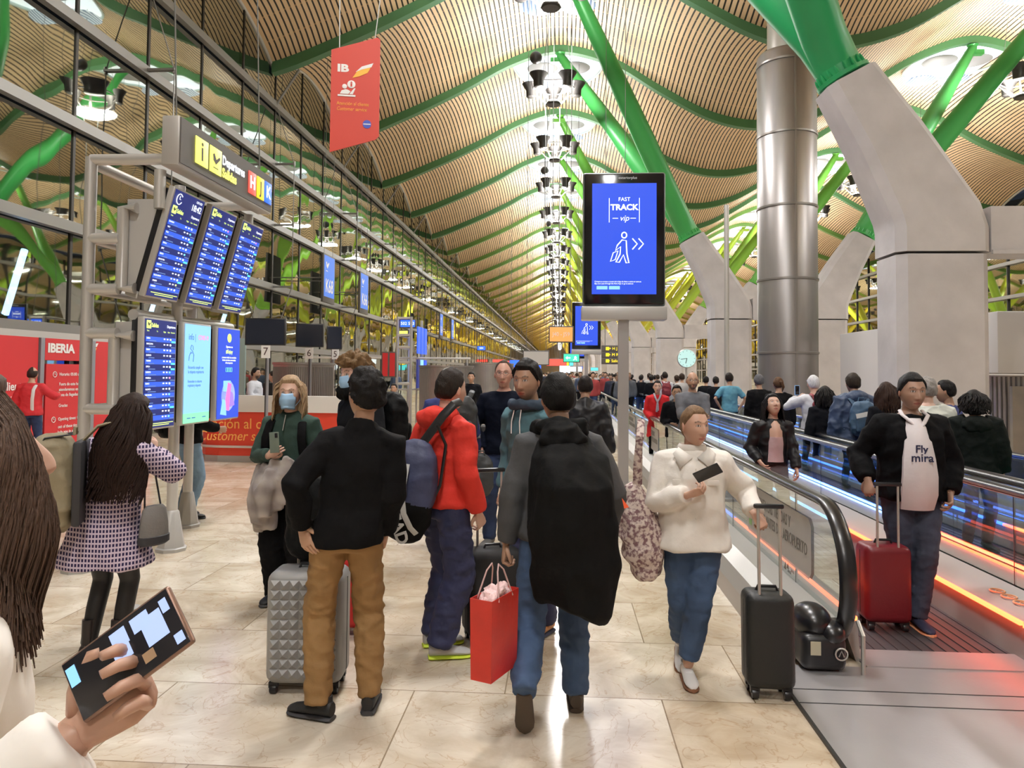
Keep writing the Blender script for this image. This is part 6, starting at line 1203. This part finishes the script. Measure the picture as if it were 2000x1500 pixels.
b = MB(); rows = []
for z, w, y in ((1.29, .075, .170), (1.37, .075, .160), (1.44, .06, .13), (1.49, .04, .09)): rows.append([q.up(w*u, y-.04*u*u, z) for u in [-1+2*k/8 for k in range(9)]]+[q.up(w*u, y-.04*u*u-.03, z) for u in [1-2*k/8 for k in range(9)]])
b.loft([r_[::-1] for r_ in rows]); part(q, b, 'neckline', mat('skin_plain', (.58, .36, .27), .5))
GRH = cloth('grey_hoodie', (.13, .135, .15))
q = person(mir=True, label='bearded man in grey hoodie with crossed arms on the near walkway', pos=onY(1352, 11.2), rz=178, H=1.80, lod=1, tone=MID, hair=('bald', (.05, .03, .02), .004), beard=((.08, .045, .03), .8), glasses=DARKM, top=dict(m=GRH, e=.035, hem=.9, n='hoodie'), bot=dict(m=M_JEAND), shoes=(S_BLK, S_BLKs), hands=[(.08, .22, 1.16), (-.06, .25, 1.12)], elb=[(-.8, 0, -.7), (.8, 0, -.7)])
person(mir=True, label='small woman with glasses in black puffer beside the grey hoodie man', pos=onY(1322, 12.3), rz=172, H=1.58, lod=1, tone=MID, hair=('long', (.02, .014, .012), .014), glasses=DARKM, top=dict(m=BK, e=.04, hem=.85, n='jacket'), bot=dict(m=M_BLKT), shoes=(S_BLK, S_BLKs), hands=[(-.1, .2, 1.1), (.1, .2, 1.0)])
q = person(mir=True, label='airline hostess in red coat and scarf standing on the near walkway', pos=onY(1284, 14.4), rz=174, H=1.64, lod=1, fat=.92, tone=FAIR, hair=('short', (.02, .014, .012), .008, {'bun': (0, -.10, .02, .035)}), top=dict(m=cloth('red_coat', (.60, .012, .018)), e=.03, hem=.62, flare=.1, n='coat'), bot=dict(m=M_BLKT), shoes=(S_BLK, S_BLKs), hands=[(-.12, .2, 1.02), (.1, .22, 1.05)])
b = MB(); b.tube([q.up(-.07, .04, 1.53), q.up(-.05, .13, 1.46), q.up(.0, .17, 1.36), q.up(.02, .17, 1.15)], [(.02, .012)]*4, 8); b.tube([q.up(.07, .04, 1.53), q.up(.05, .13, 1.46), q.up(.0, .17, 1.36), q.up(-.01, .17, 1.18)], [(.02, .012)]*4, 8); part(q, b, 'scarf', mat('scarf_print', (.40, .36, .42), .7, nz=.5, ns=60))
def back(label, X, px, H, c, hair, lod=1, **k):
    k.setdefault('bot', dict(m=M_JEAND)); k.setdefault('shoes', (S_BLK, S_WHT)); tn = k.pop('tone', MID); rz = k.pop('rz', 2)
    return person(label, onx(px, X), rz, H, lod=lod, tone=tn, hair=hair, top=dict(dict(m=c, e=.03, hem=.9, n='jacket'), **k.pop('topx', {})), **k)
SH = lambda c, th=.012, **k: ('short', c, th, k)
back('man in light blue t-shirt with hands on hips on the far walkway', 3.95, 1425, 1.80, cloth('blue_tee', (.12, .34, .46)), SH((.03, .02, .015)), topx=dict(sleeve=.5, e=.02, n='t_shirt'), hands=[(-.21, -.02, .98), (.21, -.02, .98)], elb=[(-1, -.3, 0), (1, -.3, 0)], bot=dict(m=M_BLKT))
back('person in black coat and grey knit beanie on the far walkway', 4.05, 1483, 1.76, M_BLKW, ('short', (.12, .12, .13), .02), topx=dict(hem=.6, n='coat'))
back('woman with brown ponytail in black coat on the far walkway', 4.0, 1521, 1.72, M_BLKW, SH((.10, .05, .025), .014, tail=[(0, -.09, .05), (.02, -.14, .04), (.04, -.15, -.04), (.03, -.12, -.12)]), topx=dict(hem=.6, e=.04, n='coat'))
q = back('man in white top with white cap raising a phone on the far walkway', 3.95, 1590, 1.76, WHT_T, SH((.7, .7, .72), .012), tone=FAIR, hands=[(-.16, .25, 1.45), (.25, .05, .9)])
b = MB(); b.tube([q.MH @ Vector((0, .07, .06)), q.MH @ Vector((0, .13, .05)), q.MH @ Vector((0, .17, .04))], [(.07, .008), (.07, .006), (.04, .004)], 12, up=(1, 0, 0)); part(q, b, 'cap_peak', mat('cap_white', (.7, .7, .72), .7))
q_cap = q
on_back(q, 'dark red backpack on the man with the white cap', .32, .44, .18, cloth('pack_wine', (.20, .02, .03), .6), z=1.25, e=.15, dx=.05)
phone('small phone held up by the man with the white cap', q.t.matrix_basis @ Matrix.Translation((-.16*q.s, .30, 1.56*q.s)) @ Matrix.Rotation(rad(90), 4, 'X'), E_CY)
back('small woman with long black hair in dark jacket on the far walkway', 3.75, 1612, 1.60, BK, ('long', (.012, .01, .01), .02, {'locks': 150, 'len': .22, 'w': .009, 'mass': (.10, .08, -.04)}), topx=dict(e=.045))
q = back('man in navy hooded puffer jacket with blue backpack on the far walkway', 3.95, 1668, 1.79, cloth('navy_puffer', (.035, .06, .12), .6, bump=.6, bs=6), SH((.05, .035, .025), .014), lod=0, topx=dict(e=.065, hem=.88, amp=.014), fat=1.05, tone=FAIR, bot=dict(m=M_JEAN))
b = MB(); b.ell(tuple(q.up(0, -.09, 1.49)), (.15, .10, .09), 18, 12); q.put('hood', b, cloth('navy_puffer', (1, 1, 1)), amp=.01, f=9)
bp = on_back(q, 'blue backpack with white paper on the man in the navy puffer jacket', .34, .46, .16, cloth('pack_blue', (.06, .12, .20), .6), z=1.22, e=.19)
b = MB(); b.box((-.03, .19, .03), (.13, .196, .09), 0, Matrix.Rotation(rad(12), 4, 'Y')); b.build('white_paper', WPR, bp)
back('woman with long brown hair partly behind the man in the football shirt', 4.1, 1733, 1.68, BK, ('long', (.06, .03, .02), .016, {'locks': 150, 'len': .3, 'w': .009, 'mass': (.10, .07, -.05)}))
q = back('grey-haired man in pale jacket on the far walkway behind the football shirt man', 4.0, 1812, 1.74, cloth('pale_jacket', (.60, .62, .55)), SH((.30, .28, .26), .02, amp=.008), lod=0, topx=dict(e=.05, hem=.82, box=.6), fat=1.08, tone=FAIR, rz=-12)
back('dark-haired man in navy jacket in profile beyond the far walkway', 4.45, 1853, 1.72, cloth('navy_jacket', (1, 1, 1)), SH((.012, .01, .01), .012), lod=0, rz=60, tone=OLIVE, topx=dict(e=.04))
q = back('woman in black hooded coat at the right end of the far walkway', 4.25, 1903, 1.62, cloth('hooded_coat', (.016, .022, .02), .8), ('long', (.015, .012, .012), .016, {'locks': 180, 'len': .14, 'w': .009, 'mass': (.10, .08, -.04)}), lod=0, topx=dict(e=.06, hem=.6, flare=.15, box=.6, n='coat'), rz=-20)
b = MB(); b.ell(tuple(q.up(0, -.11, 1.42)), (.16, .09, .11), 18, 12); q.put('hood', b, cloth('hooded_coat', (1, 1, 1)), amp=.01, f=9)
# ------------------------------------------------------------------ people in the background
def bg(label, px, Y, H, c, hair=SH((.02, .015, .012)), rz=0, lod=2, bot=M_JEAND, **k): return person(label, onY(px, Y)[:2], rz, H, lod=lod, hair=hair, top=dict(m=c, e=.03, hem=.9, n='jacket'), bot=dict(m=bot), shoes=(S_BLK, S_BLKs), **k)
q = bg('balding man in red vest with white reflective band by the red airline wall', 62, 13.4, 1.80, cloth('red_vest', (.60, .03, .04)), ('bald', (.05, .035, .03), .008), 14, 1, tone=MID, hands=[(-.22, .15, .95), (.33, .35, 1.28)])
b = MB(); b.tube([q.up(.08, -.13, .95), q.up(.085, -.155, 1.2), q.up(.10, -.15, 1.38), q.up(.11, -.07, 1.47)], [(.03, .006)]*4, 6, up=(1, 0, 0)); b.tube([q.up(.175*math.cos(a), .135*math.sin(a), 1.05) for a in [2*PI*k/20 for k in range(20)]], (.006, .03), 6, closed=True); part(q, b, 'reflective_band', mat('reflective', (.75, .75, .75), .4))
bg('bearded clerk in white shirt behind the check-in desk', 497, 16.9, 1.84, WHT_T, SH((.012, .01, .01)), -95, 1, tone=OLIVE, beard=((.02, .015, .012), .9), hands=[(-.15, .3, 1.15), (.15, .3, 1.15)])
bg('person in dark clothes partly hidden behind the check-in monitor', 536, 17.6, 1.76, BK, rz=90)
bg('dark-haired man in black sweater walking towards the camera in the check-in area', 921, 19, 1.78, BK, rz=178, lod=1, tone=MID)
bg('seated-looking person with scarf near the steel barriers', 771, 17, 1.50, cloth('patterned_scarf', (.25, .22, .2)), rz=170, tone=MID)
suitcase('small dark trolley case beside the man in black sweater', (onY(945, 17.5)[0], 17.5, 0), 0, .36, .5, .24, BLK, BLK, handle=.4)
t = person('man in white shirt with dark red backpack on the distant near walkway', onY(1299, 24)[:2], 4, 1.84, lod=2, tone=MID, hair=SH((.03, .02, .015)), top=dict(m=WHT_T, e=.03), bot=dict(m=BK), shoes=(S_BLK, S_BLKs)); on_back(t, 'dark red backpack on the man in white shirt far down the walkway', .3, .45, .16, cloth('pack_wine', (1, 1, 1)), z=1.25)
pal = [(.015, .016, .022), (.03, .035, .06), (.012, .012, .013), (.25, .22, .18), (.45, .43, .42), (.10, .11, .13), (.35, .05, .05), (.06, .09, .16), (.5, .4, .3)]
protos = []
rr_ = random.Random(11)
def far_label(i, back): return ('distant traveller seen from behind in the far crowd' if back else 'distant traveller coming this way in the far crowd')
for i, c in enumerate(pal):
    for rz in ((0, 180) if i < 5 else (180,)):
        protos.append(person(far_label(i, rz == 0), (-3+i, 90+rz*.02), rz+rr_.uniform(-20, 20), 1.70+.02*i, lod=3, tone=MID, hair=SH(((.02, .015, .012), (.06, .035, .02), (.3, .22, .14))[i % 3], .014), top=dict(m=cloth('crowd_cloth_%d' % i, c), e=.035, hem=.85, n='jacket'), bot=dict(m=(M_JEAND, BK, M_BLKT)[i % 3]), shoes=(S_BLK, S_BLKs), feet=[(-.1, .12, 0, 0, 0), (.1, -.12, .02, 0, -10)], group='distant crowd ' + ('going away' if rz == 0 else 'coming this way')).t)
n = 0; spots = []
for k in range(150):
    Y = rr_.uniform(22, 110) if k < 110 else rr_.uniform(14, 24)
    if k < 28: X = rr_.choice([2.2, 2.7]); Y = rr_.uniform(26, 75)
    elif k < 62: X = rr_.choice([3.95, 4.4]); Y = rr_.uniform(20, 78)
    elif k < 110: X = rr_.uniform(-.5, 1.4)+rr_.uniform(-.4, .2)*Y*.06; Y = max(Y, 30)
    else: X = rr_.uniform(-8.5, 1.2); Y = rr_.uniform(30, 90)
    if any(abs(X-a)+abs(Y-c_) < .7 for a, c_ in spots) or (abs(X-1.05) < .6 and min(abs(Y-31), abs(Y-51)) < .6): continue
    spots.append((X, Y)); p_ = protos[n % len(protos)] if n < len(protos) else rr_.choice([p for p in protos if (3.5 < X < 5) == (abs(p.rotation_euler.z) < .5)] if 1.9 < X < 5 else protos)
    if n < len(protos): p_.location = (X, Y, .0 if X < 1.9 else .012)
    else: dup(p_, (X, Y, .0 if X < 1.9 else .012), p_.rotation_euler.z+rr_.uniform(-.25, .25))
    n += 1
for px, Y in ((1232, 33), (1252, 31), (1272, 29)):
    dup(protos[0], onx(px, 3.95)[:2]+(.012,) if False else (atY(px, 730, Y).x, Y, .012), .05, label='dark-coated traveller seen from behind on the far walkway near the piers', group='dark coated travellers near the piers')
# ------------------------------------------------------------------ lettering to mesh
dg = bpy.context.evaluated_depsgraph_get()
for o in [o for o in bpy.data.objects if o.type == 'FONT']:
    me = bpy.data.meshes.new_from_object(o.evaluated_get(dg)); n_ = o.name; par, ml, ms = o.parent, o.matrix_local.copy(), list(o.data.materials)
    q = bpy.data.objects.new('lettering', me); COL.objects.link(q); q.parent = par; q.matrix_local = ml
    me.materials.clear(); me.materials.append(ms[0])
    for p_ in me.polygons: p_.material_index = 0
    if len(me.vertices) == 0: bpy.data.objects.remove(q)
    bpy.data.objects.remove(o)
